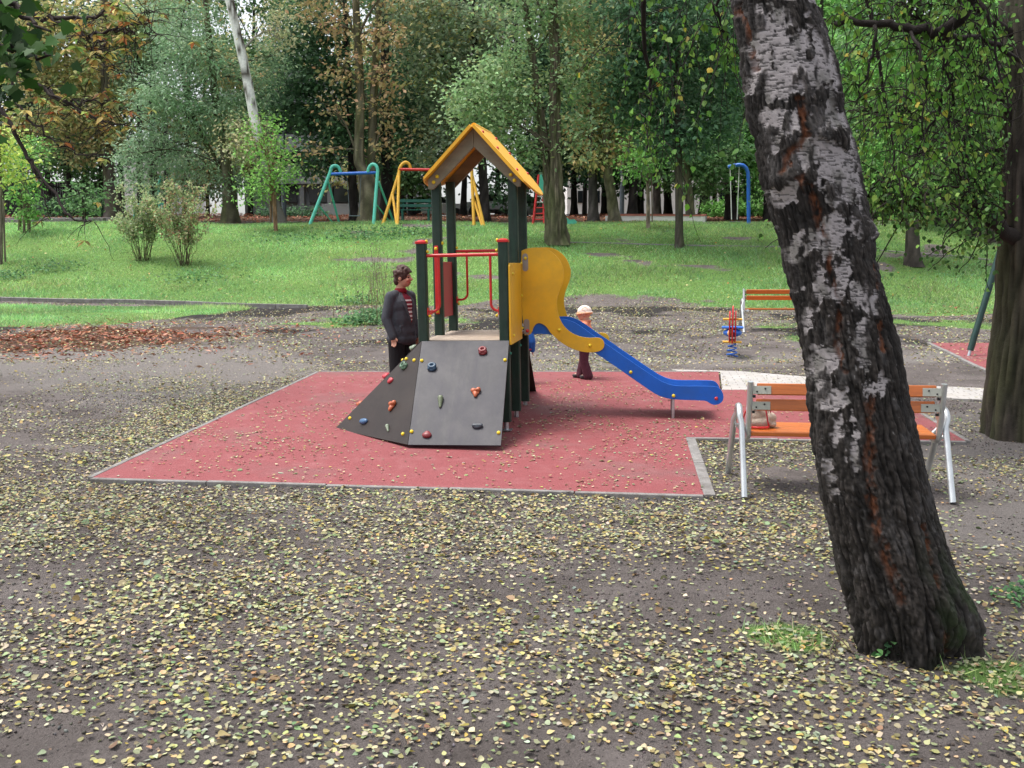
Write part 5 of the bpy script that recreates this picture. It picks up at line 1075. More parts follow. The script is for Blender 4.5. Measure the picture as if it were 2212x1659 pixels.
# leaves on the twigs
pts = []
for t in TW_:
    for i in range(len(t) - 1):
        for k in range(3):
            pts.append(t[i].lerp(t[i + 1], rr.random()))
pts = np.array([tuple(p) for p in pts]); pts = pts[((CU + F * pts[:, 0] / pts[:, 1]) < 2150) | (rng.random(len(pts)) < .2)]; keep = rng.random(len(pts)) < np.where((CU + F * pts[:, 0] / pts[:, 1]) > 1780, .45, .36); pts = pts[keep]
n = len(pts); d = np.stack([.6 * rng.standard_normal(n), .6 * rng.standard_normal(n), -np.ones(n)], 1); s = rng.uniform(.024, .05, n)
V, Fc, C = scatter(LEAF_P, LEAF_F, pts, basis(d, rdir(n)), s, pal(n, [(.10, .24, .035), (.14, .30, .045), (.07, .17, .03), (.22, .33, .06), (.40, .36, .05)], [5, 5, 3, 1.6, .25], .18))
link('leaves', np_mesh('birch_leaves', V, Fc, MT['leaf'], C), BT)
# high crown, above the picture, shades the ground a little
k_ = 5200; P = np.array(tuple(tp + Vector((0, .6, 5.2)))) + rng.standard_normal((k_, 3)) * np.array([1.6, 1.6, 1.3]); V, Fc, C = scatter(LEAF_P, LEAF_F, P, basis(rdir(k_), rdir(k_)), rng.uniform(.05, .10, k_), pal(k_, [(.10, .24, .035), (.14, .30, .045)], None, .2))
link('crown', np_mesh('birch_crown', V, Fc, MT['leaf'], C), BT)
# the root suckers and twigs lying by the trunk
FT = MB()
for k, P in enumerate(([(1775, 1357), (1795, 1372), (1825, 1395), (1842, 1420)], [(1798, 1378), (1803, 1395), (1793, 1412), (1798, 1440)])):
    q = [g(u, v) + Vector((0, 0, .012 + .01 * (i % 2))) for i, (u, v) in enumerate(P)]; mb = MB(); mb.tube(wob(q, 4, .003, k), taper(len(q) * 4 - 3, .006, .002), 6, col=(.10, .075, .06)); sset(mb.build('fallen_twig', MT['bark'], None, True), ('long bare twig lying left of the birch foot', 'thin pale twig curling down beside the longer twig')[k], 'twig')

# ------------------------------------------------------------------ dark tree at the right edge
def bark_trunk(name, parent, P, Rr, col, seed, n=28, amp=.10, moss=None, fur=1.0, fl=.35, sub=8, mat='bark', fz=1.0):
    """trunk with furrowed bark: smooth path, rings pushed in and out"""
    q = wob(P, sub, 0, seed); k = len(q); rr_ = np.interp(np.linspace(0, 1, k), np.linspace(0, 1, len(Rr)), Rr); V = []; C = []
    Q = np.array([tuple(p) for p in q]); th = np.arange(n) / n * 2 * np.pi; z0 = Q[0, 2]
    thg, _ = np.meshgrid(th, np.arange(k)); zz = Q[:, 2][:, None] * np.ones_like(thg); rg = rr_[:, None] * np.ones_like(thg); sx, cx = np.sin(thg), np.cos(thg)
    d1, d2 = worley(sx * 3.2 * fur + seed, cx * 3.2 * fur, zz * 1.3 * fz / max(.25, Rr[0] * 2.2), seed); f = np.clip((d2 - d1) * 2.2, 0, 1); nz = fbm(sx * 4 + seed, cx * 4, zz * 2.5, 4, seed)
    rad = rg * (1 + amp * (f - .5) + .18 * (nz - .5) + fl * np.exp(-(zz - z0) / (rr_[0] * 1.3)) * (.6 + .5 * np.cos(thg * 5 + seed)))
    V = np.stack([Q[:, 0][:, None] + rad * sx, Q[:, 1][:, None] - rad * cx, zz], -1).reshape(-1, 3)
    C = np.array(col) * (.35 + .85 * f[..., None]) * (.6 + .8 * nz[..., None])
    if moss is not None:
        m_ = np.clip((fbm(sx * 1.5 + seed, cx * 1.5, zz * .8, 4, seed + 3) - .40) * 4, 0, 1)[..., None]; C = C * (1 - m_ * .8) + np.array(moss) * (.5 + .7 * f[..., None]) * m_ * .8
    ii = np.arange(k - 1)[:, None] * n + np.arange(n)[None]; jj = np.arange(k - 1)[:, None] * n + (np.arange(n)[None] + 1) % n
    Fc = np.stack([ii.ravel(), jj.ravel(), (jj + n).ravel(), (ii + n).ravel()], 1)
    return link(name, np_mesh(name, V, Fc, MT[mat], C.reshape(-1, 3), True), parent)
RT = thing('old_tree', 'thick dark brown tree cut by the right edge of the picture', 'tree', gp(4.98, 9.62))
b = gp(4.98, 9.62, -.15)
bark_trunk('trunk', RT, [b, b + Vector((-.02, 0, .5)), at(2232, 560, 9.7), at(2232, 200, 9.8), at(2225, -150, 9.9), at(2215, -500, 10)], [.33, .30, .30, .29, .28, .24], (.060, .048, .040), 5, 90, .14, (.045, .05, .02), 1.6, .22, 60, 'bark', .6)
mb = MB()
def rl(P, r0, r1, seed, k=6): q = wob(P, k, .012, seed); mb.tube(q, taper(len(q), r0, r1), 9, col=(.025, .019, .016)); return q
ML = [rl([at(2195, 515, 9.6), at(2150, 485, 9.4), at(2105, 440, 9.3), at(2085, 415, 9.2), at(2092, 330, 9.1), at(2110, 230, 9.1)], .075, .012, 1), rl([at(2088, 420, 9.2), at(2000, 425, 9.1), at(1900, 430, 9.0), at(1850, 440, 9.0)], .035, .010, 2), rl([at(1990, 425, 9.1), at(1950, 408, 9.0), at(1880, 420, 8.9), at(1845, 430, 8.9)], .02, .006, 3), rl([at(2215, 300, 9.8), at(2150, 200, 9.6), at(2060, 100, 9.4), at(1960, 20, 9.2)], .05, .01, 4), rl([at(2215, 100, 9.8), at(2120, 20, 9.6), at(1980, -60, 9.4), at(1850, -90, 9.2)], .05, .01, 5), rl([at(2220, 380, 9.8), at(2160, 330, 9.9), at(2060, 290, 10.2), at(1960, 250, 10.5), at(1880, 240, 10.8)], .04, .006, 6)]
tw = []
for q in ML:
    for p in q[5:]:
        for k in range(5):
            L = rr.uniform(.15, .55); s0 = Vector((rr.gauss(0, .7), rr.gauss(0, .6), rr.gauss(.1, .4))); d = Vector((rr.gauss(0, .4), rr.gauss(0, .4), -.8)); P = [p, p + s0 * .3, p + s0 * .5 + d * L * .5, p + s0 * .55 + d * L]; t = wob(P, 3, .012, rr.random()); ue = CU + F * P[-1].x / P[-1].y; ve = CV - F * ((P[-1].z - CZ) / P[-1].y + math.tan(PITCH))
            if ue > 2150 or (ve > 500 and rr.random() < .8): continue
            mb.tube(t, taper(len(t), .009, .003), 5, col=(.024, .018, .015)); tw.append(t)
mb.build('branch', MT['bark'], RT, True)
pts = np.array([tuple(t[i].lerp(t[i + 1], rr.random())) for t in tw for i in range(len(t) - 1) for k in range(7)]); pts = pts + rng.standard_normal(pts.shape) * np.array([.09, .14, .07])
pts = pts[((CU + F * pts[:, 0] / pts[:, 1]) < 2155) | (rng.random(len(pts)) < .25)]; pts = pts[rng.random(len(pts)) < .52]
n = len(pts); d = np.stack([.7 * rng.standard_normal(n), .7 * rng.standard_normal(n), -.7 * np.ones(n)], 1); s = rng.uniform(.028, .058, n)
V, Fc, C = scatter(LEAF_P, LEAF_F, pts, basis(d, rdir(n)), s, pal(n, [(.11, .24, .055), (.16, .32, .07), (.06, .14, .035), (.04, .09, .025), (.24, .38, .09)], [5, 3, 4, 3, 1.2], .25))
link('leaves', np_mesh('leaves', V, Fc, MT['leaf'], C), RT)

# ------------------------------------------------------------------ chestnut reaching in from the left (its trunk stands outside the picture)
CT = thing('chestnut_tree', 'bare dark chestnut limbs with rust leaves reaching in at the upper left', 'tree', gp(-9.5, 13.5)); b = gp(-9.5, 13.5, -.1)
bark_trunk('trunk', CT, [b, b + Vector((.1, 0, 2.5)), b + Vector((.0, 0, 5)), b + Vector((.2, 0, 9))], [.3, .25, .22, .14], (.05, .04, .034), 9, 24)
mb = MB(); bd = (.030, .022, .020); LIMB = []
t0 = b + Vector((.05, 0, 3.2)); t1 = b + Vector((0, 0, 5.0))
def L5(P, r0, r1, seed, k=6, amp=.02): q = wob(P, k, amp, seed); mb.tube(q, taper(len(q), r0, r1), 8, col=bd); LIMB.append(q); return q
L5([t1, at(-120, 120, 13), at(0, 235, 12.6), at(60, 340, 12.4), at(120, 420, 12.2), at(155, 470, 12), at(200, 478, 12)], .04, .006, 1, amp=.008)
L5([t1, at(-100, 60, 13), at(20, 140, 12.6), at(100, 195, 12.4), at(180, 240, 12.2), at(262, 270, 12)], .045, .006, 2)
L5([t1 + Vector((0, 0, 1)), at(-60, -60, 13), at(25, 8, 12.6), at(110, 40, 12.4), at(180, 75, 12.2), at(230, 92, 12)], .05, .008, 3)
L5([at(110, 40, 12.4), at(190, 35, 12.3), at(260, 10, 12.2)], .03, .006, 4); L5([at(190, 78, 12.2), at(245, 62, 12.1), at(300, 45, 12), at(320, 20, 12)], .022, .004, 5); L5([at(245, 62, 12.1), at(290, 72, 12), at(340, 76, 11.9)], .014, .003, 6)
L5([at(60, 340, 12.4), at(80, 375, 12.3), at(92, 420, 12.2), at(110, 475, 12.2)], .02, .004, 7); L5([at(100, 195, 12.4), at(150, 225, 12.3), at(200, 218, 12.2), at(250, 230, 12.1)], .02, .004, 8); L5([at(20, 140, 12.6), at(40, 220, 12.5), at(95, 290, 12.4), at(170, 330, 12.3), at(230, 335, 12.2)], .02, .004, 9); L5([at(230, 92, 12), at(200, 110, 12), at(240, 150, 12)], .012, .003, 10)
cl = []
for q in LIMB:
    for p in q[len(q) // 3:]:
        for k in range(2):
            if CV - F * ((p.z - CZ) / p.y + math.tan(PITCH)) > 320 and rr.random() < .75: continue
            s0 = Vector((rr.gauss(0, 1), rr.gauss(0, 1), rr.gauss(-.1, .5))).normalized() * rr.uniform(.2, .75); t = wob([p, p + s0 * .6, p + s0 + Vector((0, 0, -.08))], 3, .012, rr.random()); mb.tube(t, taper(len(t), .006, .002), 5, col=bd); cl.append(t[-1]); cl.append(t[len(t) // 2])
mb.build('branch', MT['bark'], CT, True)
P = []; Dd = []
for c in cl:
    vc = CV - F * ((c.z - CZ) / c.y + math.tan(PITCH)); uc_ = CU + F * c.x / c.y
    if rr.random() < (.62 if vc < 300 and uc_ < 300 else .88): continue
    a0 = rr.uniform(0, 6.28); m_ = rr.randint(4, 7)
    for j in range(m_): a = a0 + j * 6.28 / m_ * .8; P.append(tuple(c)); Dd.append((math.cos(a), math.sin(a), -.45 + rr.gauss(0, .3)))
P = np.array(P); Dd = np.array(Dd); n = len(P)
V, Fc, C = scatter(LEAF_P * np.array([.62, 1, 1]), LEAF_F, P, basis(Dd, np.tile([0, 0, 1.], (n, 1)) + .4 * rng.standard_normal((n, 3))), rng.uniform(.07, .15, n), pal(n, [(.25, .28, .07), (.36, .28, .08), (.36, .15, .055), (.16, .25, .07), (.46, .36, .12)], [4, 4, 2.4, 4, 2], .25))
link('leaves', np_mesh('leaves', V, Fc, MT['leaf'], C), CT)
# maple twig with broad dark green leaves in the top left corner
MP = thing('maple_tree', 'maple bough with broad dark green leaves in the top left corner', 'tree', gp(-5.6, 7.0)); b = gp(-5.6, 7.0, -.1)
bark_trunk('trunk', MP, [b, b + Vector((.05, 0, 2.0)), b + Vector((.0, .1, 4.2)), b + Vector((.1, .1, 6))], [.16, .13, .12, .07], (.05, .042, .036), 14, 20)
mb = MB(); LIMB = []
L5([b + Vector((0, .1, 3.9)), at(-180, -150, 6.8), at(-40, -40, 6.6), at(50, 30, 6.5), at(110, 70, 6.4)], .04, .006, 21); L5([b + Vector((0, .1, 3.6)), at(-120, 20, 6.8), at(-20, 90, 6.6), at(60, 110, 6.5), at(110, 120, 6.4)], .03, .005, 22); L5([b + Vector((0, 0, 3.3)), at(-120, 140, 6.8), at(-50, 180, 6.7), at(-5, 215, 6.6)], .03, .005, 23)
mb.build('branch', MT['bark'], MP, True)
star = [(0, 0), (.22, .06), (.5, .05), (.42, .28), (.62, .52), (.36, .56), (.28, .72), (.0, 1.05), (-.28, .72), (-.36, .56), (-.62, .52), (-.42, .28), (-.5, .05), (-.22, .06)]
SP_ = np.array([(0, .42, .0)] + [(x, y, .10 * abs(x) - .05 * y) for x, y in star]); SF_ = np.array([(0, i + 1, (i + 1) % len(star) + 1) for i in range(len(star))])
pc = [p for q in LIMB for p in q[6:]]; pts = np.array([tuple(pc[rr.randrange(len(pc))]) for _ in range(260)]) + rng.standard_normal((260, 3)) * np.array([.09, .15, .11]) + np.array([-.07, 0, -.03]); n = len(pts)
d = np.stack([.6 * rng.standard_normal(n), .6 * rng.standard_normal(n), -.6 * np.ones(n)], 1); V, Fc, C = scatter(SP_, SF_, pts, basis(d, np.tile([0, -.6, 1.], (n, 1)) + .5 * rng.standard_normal((n, 3))), rng.uniform(.06, .11, n), pal(n, [(.03, .085, .016), (.045, .125, .02), (.02, .058, .014)], None, .2))
link('leaves', np_mesh('leaves', V, Fc, MT['leaf'], C), MP)
# ------------------------------------------------------------------ the wood behind the lawn
PAL = dict(
    robinia=([(.13, .215, .12), (.17, .27, .145), (.095, .165, .085), (.21, .30, .17)], [4, 4, 3, 2]),
    locust=([(.15, .24, .10), (.115, .195, .08), (.20, .29, .13), (.34, .31, .09)], [4, 4, 3, .35]),
    dark=([(.055, .12, .058), (.04, .09, .045), (.085, .165, .07)], [4, 4, 2]),
    linden=([(.15, .205, .12), (.19, .25, .145), (.11, .16, .085), (.40, .32, .07), (.32, .21, .07)], [4, 4, 3, .8, .3]),
    chest=([(.30, .19, .09), (.24, .19, .075), (.36, .21, .11), (.16, .19, .07), (.38, .29, .13)], [4, 3, 2.5, 3, 1.5]),
    chestg=([(.18, .21, .075), (.25, .235, .085), (.32, .20, .08), (.13, .18, .065), (.38, .31, .11)], [4, 3, 2, 3, 1.5]),
    bright=([(.12, .27, .045), (.09, .21, .04), (.17, .33, .06)], [4, 3, 2]),
    fresh=([(.10, .25, .045), (.14, .31, .06), (.07, .18, .04)], [4, 3, 3]),
    lime=([(.34, .46, .06), (.26, .40, .05), (.20, .30, .06)], [3, 3, 2]),
    pale=([(.28, .30, .16), (.34, .30, .15), (.22, .25, .13)], [3, 2, 2]),
    mid=([(.07, .15, .05), (.10, .20, .06), (.05, .11, .04)], [3, 3, 3]))
def leaves_for(blobs, pk, ls, per=20, spread=.42, narrow=False, flat=.5):
    """leaf sprays through the volume of a crown: blobs are (centre, radii, number of leaves)"""
    P = []; Dd = []; Cc = []; cols, wts = PAL[pk]
    for c, r, n in blobs:
        k = max(3, int(n / per)); u_ = rdir(k) * (rng.random((k, 1)) ** .45); ctr_ = np.array(c) + u_ * np.array(r)
        nn = k * per; cc = np.repeat(ctr_, per, 0); out = np.repeat(u_ / np.maximum(np.linalg.norm(u_, axis=1, keepdims=True), .05), per, 0)
        P.append(cc + rng.standard_normal((nn, 3)) * spread * np.array([1, 1, flat])); Dd.append(rdir(nn) * np.array([1, 1, .55]) + out * .5 + np.array([0, 0, -.35]))
        base = pal(k, cols, wts, .22); own = pal(nn, cols, wts, .2); Cc.append(np.repeat(base, per, 0) * .55 + own * .45)
    P = np.concatenate(P); Dd = np.concatenate(Dd); Cc = np.concatenate(Cc); n = len(P)
    up = np.tile([0, -.25, 1.], (n, 1)) + .65 * rng.standard_normal((n, 3)); s = ls * rng.uniform(.6, 1.35, n)
    return scatter(NAR_P if narrow else DIA_P, DIA_F, P, basis(Dd, up), s, np.clip((Cc * .86 + .14 * Cc.mean(1, keepdims=True)) * 1.9, .006, .7))
def tree(label, Y, stems, blobs, pk, ls=.2, col=(.055, .045, .04), moss=None, group=None, cat='tree', name='park_tree', narrow=False, per=20, spread=.42, seed=None, top=None, fl=.5, flat=.5, leafy='crown', dz=1.0, amp=.13, nseg=14, fur=1.0):
    """stems: ([(u, v), ...], [width px, ...]); blobs: (u, v, ru, rv, leaves)"""
    seed = seed if seed is not None else (abs(int(stems[0][0][0][0])) * 7 + int(Y * 10)) % 9973
    b = stems[0][0][0]; bx = at(b[0], b[1], Y).x; base = gp(bx, Y, -.06)
    T = thing(name, label, cat, gp(bx, Y), (0, 0, 0), group)
    bls = []
    for u, v, ru, rv, n in blobs:
        dy = random.uniform(-.5, .5) * pxm(Y) * ru; c = at(u, v, Y + dy); bls.append((tuple(c), (ru * pxm(Y), max(ru, rv) * pxm(Y) * dz, rv * pxm(Y)), n))
    col = tuple(x * 1.9 for x in col); parent = None; ends = []
    for i, (P, Wd) in enumerate(stems):
        q = [base if (i == 0 and j == 0) else at(u, v, Y + (.25 * i)) for j, (u, v) in enumerate(P)]
        rr_ = [w_ * pxm(Y) / 2 for w_ in Wd]; o = bark_trunk('trunk', T, q, rr_, col, seed + i, nseg, amp, moss, fur, fl if i == 0 else .05, 6 if nseg < 20 else 16, 'bark', .7)
        ends.append((q, rr_))
    if len(bls):
        mb = MB(); rs = random.Random(seed)
        for c, r, n in bls:
            q, rr_ = rs.choice(ends); c = Vector(c); j = min(range(len(q)), key=lambda k: abs(q[k].z - (c.z - .8)) + .1 * k); s0 = q[max(1, min(j, len(q) - 1))] if len(q) > 2 else q[-1]
            if s0.z < base.z + .25 * (q[-1].z - base.z) and len(q) > 2 and blobs[0][2] < 60 and False: s0 = q[-2]
            r0 = min(.06, rr_[-1] * .8); L = (c - s0).length; mid = s0.lerp(c, .5) + Vector((0, 0, .12 * L)); w_ = wob([s0, mid, c], 4, .03 * min(1, L), rs.random()); mb.tube(w_, taper(len(w_), r0, r0 * .25), 6, col=tuple(x * .6 for x in col))
            for k in range(5):
                e = c + Vector((rs.gauss(0, .6) * r[0], rs.gauss(0, .6) * r[1], rs.gauss(0, .6) * r[2])); w2 = wob([w_[rs.randrange(len(w_) // 2, len(w_))], (c + e) / 2, e], 3, .03, rs.random()); mb.tube(w2, taper(len(w2), r0 * .4, r0 * .1), 5, col=tuple(x * .6 for x in col))
        mb.build('branch', MT['bark'], T, True)
        V, Fc, C = leaves_for(bls, pk, ls, per, spread, narrow, flat); link(leafy, np_mesh('foliage', V, Fc, MT['leaf'], C), T)
    return T
BR1, BR2, DK = (.075, .06, .05), (.10, .085, .06), (.030, .025, .024); MOSS = (.09, .105, .035)
# --- trees standing on the lawn and bank
tree('tall locust with two stems and deeply furrowed bark behind the yellow slide panel', 35.2, [([(1205, 532), (1203, 440), (1199, 330), (1199, 200), (1197, 60), (1192, -120), (1190, -300)], [44, 32, 23, 21, 19, 16, 10]), ([(1190, 500), (1184, 380), (1168, 250), (1150, 120), (1134, 0), (1125, -150), (1120, -280)], [26, 22, 17, 14, 13, 10, 6])],
     [(1090, 150, 75, 50, 1500), (1060, 260, 70, 55, 1500), (1120, 330, 45, 40, 700), (1245, 170, 55, 60, 1100), (1150, 60, 70, 40, 1000), (1240, 40, 60, 45, 900), (1010, 215, 55, 40, 700), (1120, -30, 120, 50, 1500), (1250, 290, 40, 50, 500), (1120, 220, 60, 40, 900), (1200, -160, 170, 80, 2600)], 'locust', .16, BR2, (.10, .12, .045), per=24, spread=.40, narrow=False, fl=.5, amp=.42, nseg=48, fur=1.3)
tree('slim straight maple with dark green leaves, alone on the right of the lawn', 35.05, [([(1467, 533), (1467, 420), (1465, 300), (1462, 150), (1458, 0), (1455, -250)], [18, 17, 14.5, 12, 10, 7])],
     [(1410, 240, 80, 60, 1900), (1525, 270, 75, 45, 1500), (1470, 305, 55, 30, 800), (1385, 130, 85, 70, 1900), (1540, 160, 80, 70, 1900), (1470, 50, 110, 60, 2400), (1360, 180, 50, 50, 800), (1590, 60, 70, 70, 1300), (1370, 20, 80, 50, 1400), (1480, -120, 200, 90, 3200)], 'dark', .19, (.05, .043, .035), (.075, .08, .04))
tree('young tree tied to a thin pale stake in front of the sand pit', 38.3, [([(1400, 505), (1400, 440), (1399, 395)], [9, 8, 7]), ([(1409, 480), (1407, 380), (1400, 330), (1396, 300)], [3, 3, 2.5, 1.5])], [(1390, 345, 32, 32, 420), (1405, 310, 26, 30, 260), (1372, 365, 20, 18, 130)], 'fresh', .15, (.20, .16, .13), fl=.0)
tree('bright green sapling tied to a brown stake left of the teal swing', 37.8, [([(596, 500), (594, 460), (592, 415)], [9, 8.5, 8]), ([(585, 480), (585, 420), (580, 350), (575, 290)], [4, 4, 3, 2])], [(580, 390, 46, 40, 560), (590, 330, 40, 34, 420), (560, 300, 26, 30, 200), (550, 420, 30, 22, 220), (575, 270, 20, 25, 180), (605, 370, 20, 30, 260)], 'bright', .14, (.17, .10, .06), fl=.0)
tree('sapling with layered leaves between two short stakes at the far left', 37.2, [([(52, 505), (52, 440), (50, 360), (48, 310)], [6, 5, 4, 2]), ([(63, 503), (62, 462), (61, 440)], [7, 7, 6]), ([(42, 500), (43, 470), (44, 450)], [7, 7, 6])], [(50, 345, 45, 14, 380), (48, 385, 48, 12, 400), (52, 420, 45, 12, 360), (55, 455, 36, 12, 280), (60, 320, 40, 22, 420), (50, 475, 26, 12, 160)], 'fresh', .13, (.14, .11, .08), fl=.0, spread=.25)
tree('yellow green sapling with a stake cut by the left edge', 32.8, [([(2, 582), (2, 480), (1, 380), (0, 300)], [9, 8, 5, 3]), ([(12, 578), (9, 500), (8, 430)], [4, 4, 4])], [(8, 340, 30, 26, 420), (2, 375, 36, 18, 360), (15, 310, 22, 20, 200), (-10, 300, 30, 30, 300)], 'lime', .14, (.13, .11, .085), fl=.0)
tree('small dark leafed sapling near the stone steps on the left', 40.2, [([(180, 484), (179, 450), (178, 425)], [5, 4, 2.5]), ([(186, 484), (184, 455), (183, 430)], [4, 3, 2])], [(180, 430, 26, 20, 300), (176, 450, 20, 14, 160), (188, 412, 18, 14, 130)], 'mid', .17, (.05, .04, .035), fl=.0)
def shrub(label, u, v, h, wd, pk, seed):
    b = g(u, v); Y = b.y; T = thing('shrub', label, 'shrub', b, (0, 0, 0)); rs = random.Random(seed); mb = MB(); tips = []
    for k in range(26):
        a = rs.uniform(-1, 1); L = h * rs.uniform(.55, 1.08); e = b + Vector((a * wd * rs.uniform(.6, 1.1), rs.uniform(-.5, .5) * wd, L)); s0 = b + Vector((a * .16 + rs.gauss(0, .05), rs.gauss(0, .08), -.03)); m_ = s0.lerp(e, .5) + Vector((a * .05, 0, .1)); w_ = wob([s0, m_, e], 5, .02, rs.random()); mb.tube(w_, taper(len(w_), .010, .003), 5, col=(.10, .07, .045) if rs.random() < .6 else (.07, .075, .04)); tips.append(w_)
        for q in range(3):
            p = w_[rs.randrange(4, len(w_))]; t = wob([p, p + Vector((rs.gauss(0, .2), rs.gauss(0, .2), rs.uniform(.05, .3)))], 3, .01, rs.random()); mb.tube(t, taper(len(t), .006, .002), 4, col=(.10, .07, .045)); tips.append(t)
    mb.build('stem', MT['bark'], T, True)
    P = np.array([tuple(w_[i].lerp(w_[i + 1], rs.random())) for w_ in tips for i in range(1 if len(w_) < 6 else 4, len(w_) - 1) for _ in range(13)]); P = P + rng.standard_normal(P.shape) * .06; n = len(P)
    V, Fc, C = scatter(LEAF_P, LEAF_F, P, basis(rdir(n), rdir(n)), rng.uniform(.05, .095, n), pal(n, *PAL[pk], .2) * 1.9); link('leaves', np_mesh('leaves', V, Fc, MT['leaf'], C), T); return T
PAL['shrub1'] = ([(.22, .27, .14), (.16, .21, .11), (.30, .30, .18)], [3, 3, 2]); PAL['shrub2'] = ([(.20, .25, .13), (.15, .20, .09), (.26, .15, .10), (.28, .26, .15)], [3, 3, 1.5, 2])
shrub('thin twiggy shrub with small pale leaves, left of the pair on the lawn', 308, 562, 2.15, 1.0, 'shrub1', 1)
shrub('twiggy shrub with reddish tips, right and fuller of the pair on the lawn', 398, 572, 2.35, 1.0, 'shrub2', 2)
# tall dry stalks beside the standing person
mb = MB(); rs = random.Random(4)
for k in range(46):
    b = g(rs.gauss(808, 26), rs.uniform(655, 705)); h = rs.uniform(.7, 1.75); e = b + Vector((rs.gauss(0, .22), rs.gauss(0, .2), h)); w_ = wob([b, b.lerp(e, .5) + Vector((rs.gauss(0, .04), 0, 0)), e], 3, .01, rs.random()); mb.tube(w_, taper(len(w_), .005, .002), 4, col=rs.choice([(.20, .16, .09), (.13, .15, .06), (.16, .10, .07)]))
    for q in w_[3:]: mb.ell(q + Vector((rs.gauss(0, .02), rs.gauss(0, .02), 0)), (.014, .014, .02), 5, 4, col=(.26, .25, .17))
sset(mb.build('dry_stalks', MC('stalk', .9, .1, .2, 20)), 'tall dry seed stalks standing behind the person in grey', 'weeds', kind='stuff')
# --- trees at the top of the bank and behind, one by one
tree('robinia with feathery blue green crown and mossy trunk behind the shrubs', 42.8, [([(497, 469), (496, 420), (490, 360), (470, 250), (455, 120), (440, -50), (435, -200)], [36, 30, 24, 18, 14, 10, 6]), ([(490, 380), (440, 300), (400, 200), (390, 60)], [16, 12, 9, 5])],
     [(430, 120, 100, 60, 3600), (345, 205, 75, 55, 2600), (450, 235, 105, 55, 3600), (545, 175, 45, 60, 1200), (330, 310, 65, 50, 1500), (430, 345, 100, 50, 2300), (500, 395, 50, 28, 800), (295, 385, 38, 32, 600), (400, 30, 110, 50, 2200), (380, 410, 60, 26, 700), (270, 340, 30, 40, 400), (430, -90, 160, 70, 3000), (585, 130, 30, 45, 600)], 'robinia', .19, (.085, .075, .055), (.13, .15, .05), narrow=True, per=30, spread=.36, flat=.42)
BW = tree('white barked birch leaning behind the bright green sapling', 41.0, [([(604, 472), (578, 380), (556, 290), (541, 210), (521, 110), (497, 5), (478, -90), (460, -220)], [30, 25, 22, 21, 20, 18, 15, 8])], [(530, 265, 40, 18, 350), (600, 60, 36, 50, 700), (520, 310, 42, 30, 600), (560, 330, 36, 34, 500), (470, -150, 130, 70, 1800)], 'pale', .15, (.30, .28, .26), None)
for ch in BW.children:
    if ch.name.startswith('trunk'):      # white bark, dark cracks, dark foot
        me = ch.data; k = len(me.vertices); c = np.zeros(k * 3, np.float32); me.vertices.foreach_get('co', c); c = c.reshape(-1, 3)
        u = CU + F * c[:, 0] / c[:, 1]; v = CV - F * ((c[:, 2] - CZ) / c[:, 1] + math.tan(PITCH)); zz_ = c[:, 2]; dk = np.clip((fbm(c[:, 0] * 6, c[:, 1] * 6, zz_ * 3.6, 4, 3) - .50) * 14, 0, 1); dk = np.maximum(dk, np.clip((7.2 - zz_) / 2, 0, 1) * .9)
        C = np.array([.82, .81, .80])[None] * (1 - dk[:, None]) + np.array([.09, .075, .065])[None] * dk[:, None]; me.color_attributes['Col'].data.foreach_set('color', np.hstack([C, np.ones((k, 1))]).astype(np.float32).ravel())
tree('forked chestnut with mossy trunks and rust leaves behind the teal swing', 42.2, [([(797, 478), (795, 420), (788, 372), (775, 340), (778, 220), (772, 80), (765, -80), (760, -250)], [38, 36, 32, 22, 19, 17, 13, 8]), ([(797, 390), (803, 345), (806, 240), (812, 120), (820, 0), (830, -150)], [20, 19, 18, 15, 13, 8])],
     [(720, 45, 75, 45, 420), (850, 70, 60, 45, 380), (735, 140, 50, 40, 220), (838, 165, 42, 40, 240), (722, 235, 32, 28, 110), (836, 250, 36, 40, 200), (840, 310, 26, 30, 120), (700, -40, 110, 50, 600), (860, -40, 90, 50, 600), (690, 320, 26, 14, 70)], 'chest', .21, (.12, .105, .075), (.14, .145, .06), per=14, spread=.4)
tree('dark maple with near black trunk right of the forked chestnut', 46.5, [([(834, 478), (836, 400), (834, 300), (832, 150), (828, -100)], [30, 26, 24, 20, 12])], [(890, 180, 60, 70, 1700), (905, 270, 45, 60, 1100), (880, 60, 70, 60, 1500), (850, 350, 40, 40, 500), (800, 240, 50, 70, 900)], 'dark', .22, DK)
tree('dark green maple spreading over the grey building', 45.5, [([(764, 474), (762, 400), (758, 280), (750, 120), (740, -100)], [19, 18, 16, 13, 8])], [(680, 150, 75, 70, 2400), (650, 240, 70, 55, 1900), (715, 280, 60, 60, 1700), (690, 345, 55, 35, 1000), (630, 70, 50, 60, 1200), (745, 200, 40, 70, 1000), (690, 50, 80, 60, 1800), (620, 190, 36, 40, 500), (700, -90, 140, 80, 2200)], 'dark', .21, DK)
tree('tall linden with yellowing leaves above the tower roof', 44.0, [([(1048, 488), (1046, 420), (1040, 330), (1030, 180), (1020, 0), (1015, -200)], [22, 20, 18, 15, 12, 8]), ([(1040, 300), (990, 200), (960, 80), (950, -80)], [10, 9, 7, 4])],
     [(945, 120, 80, 60, 2300), (1020, 60, 85, 55, 2300), (975, 215, 75, 55, 2000), (1045, 150, 60, 60, 1600), (920, 30, 80, 55, 2000), (1000, 290, 60, 45, 1300), (930, 270, 45, 36, 700), (1050, -60, 160, 60, 2800), (940, 340, 30, 28, 320), (1070, 240, 50, 50, 900), (960, 320, 60, 40, 700)], 'linden', .20, DK)
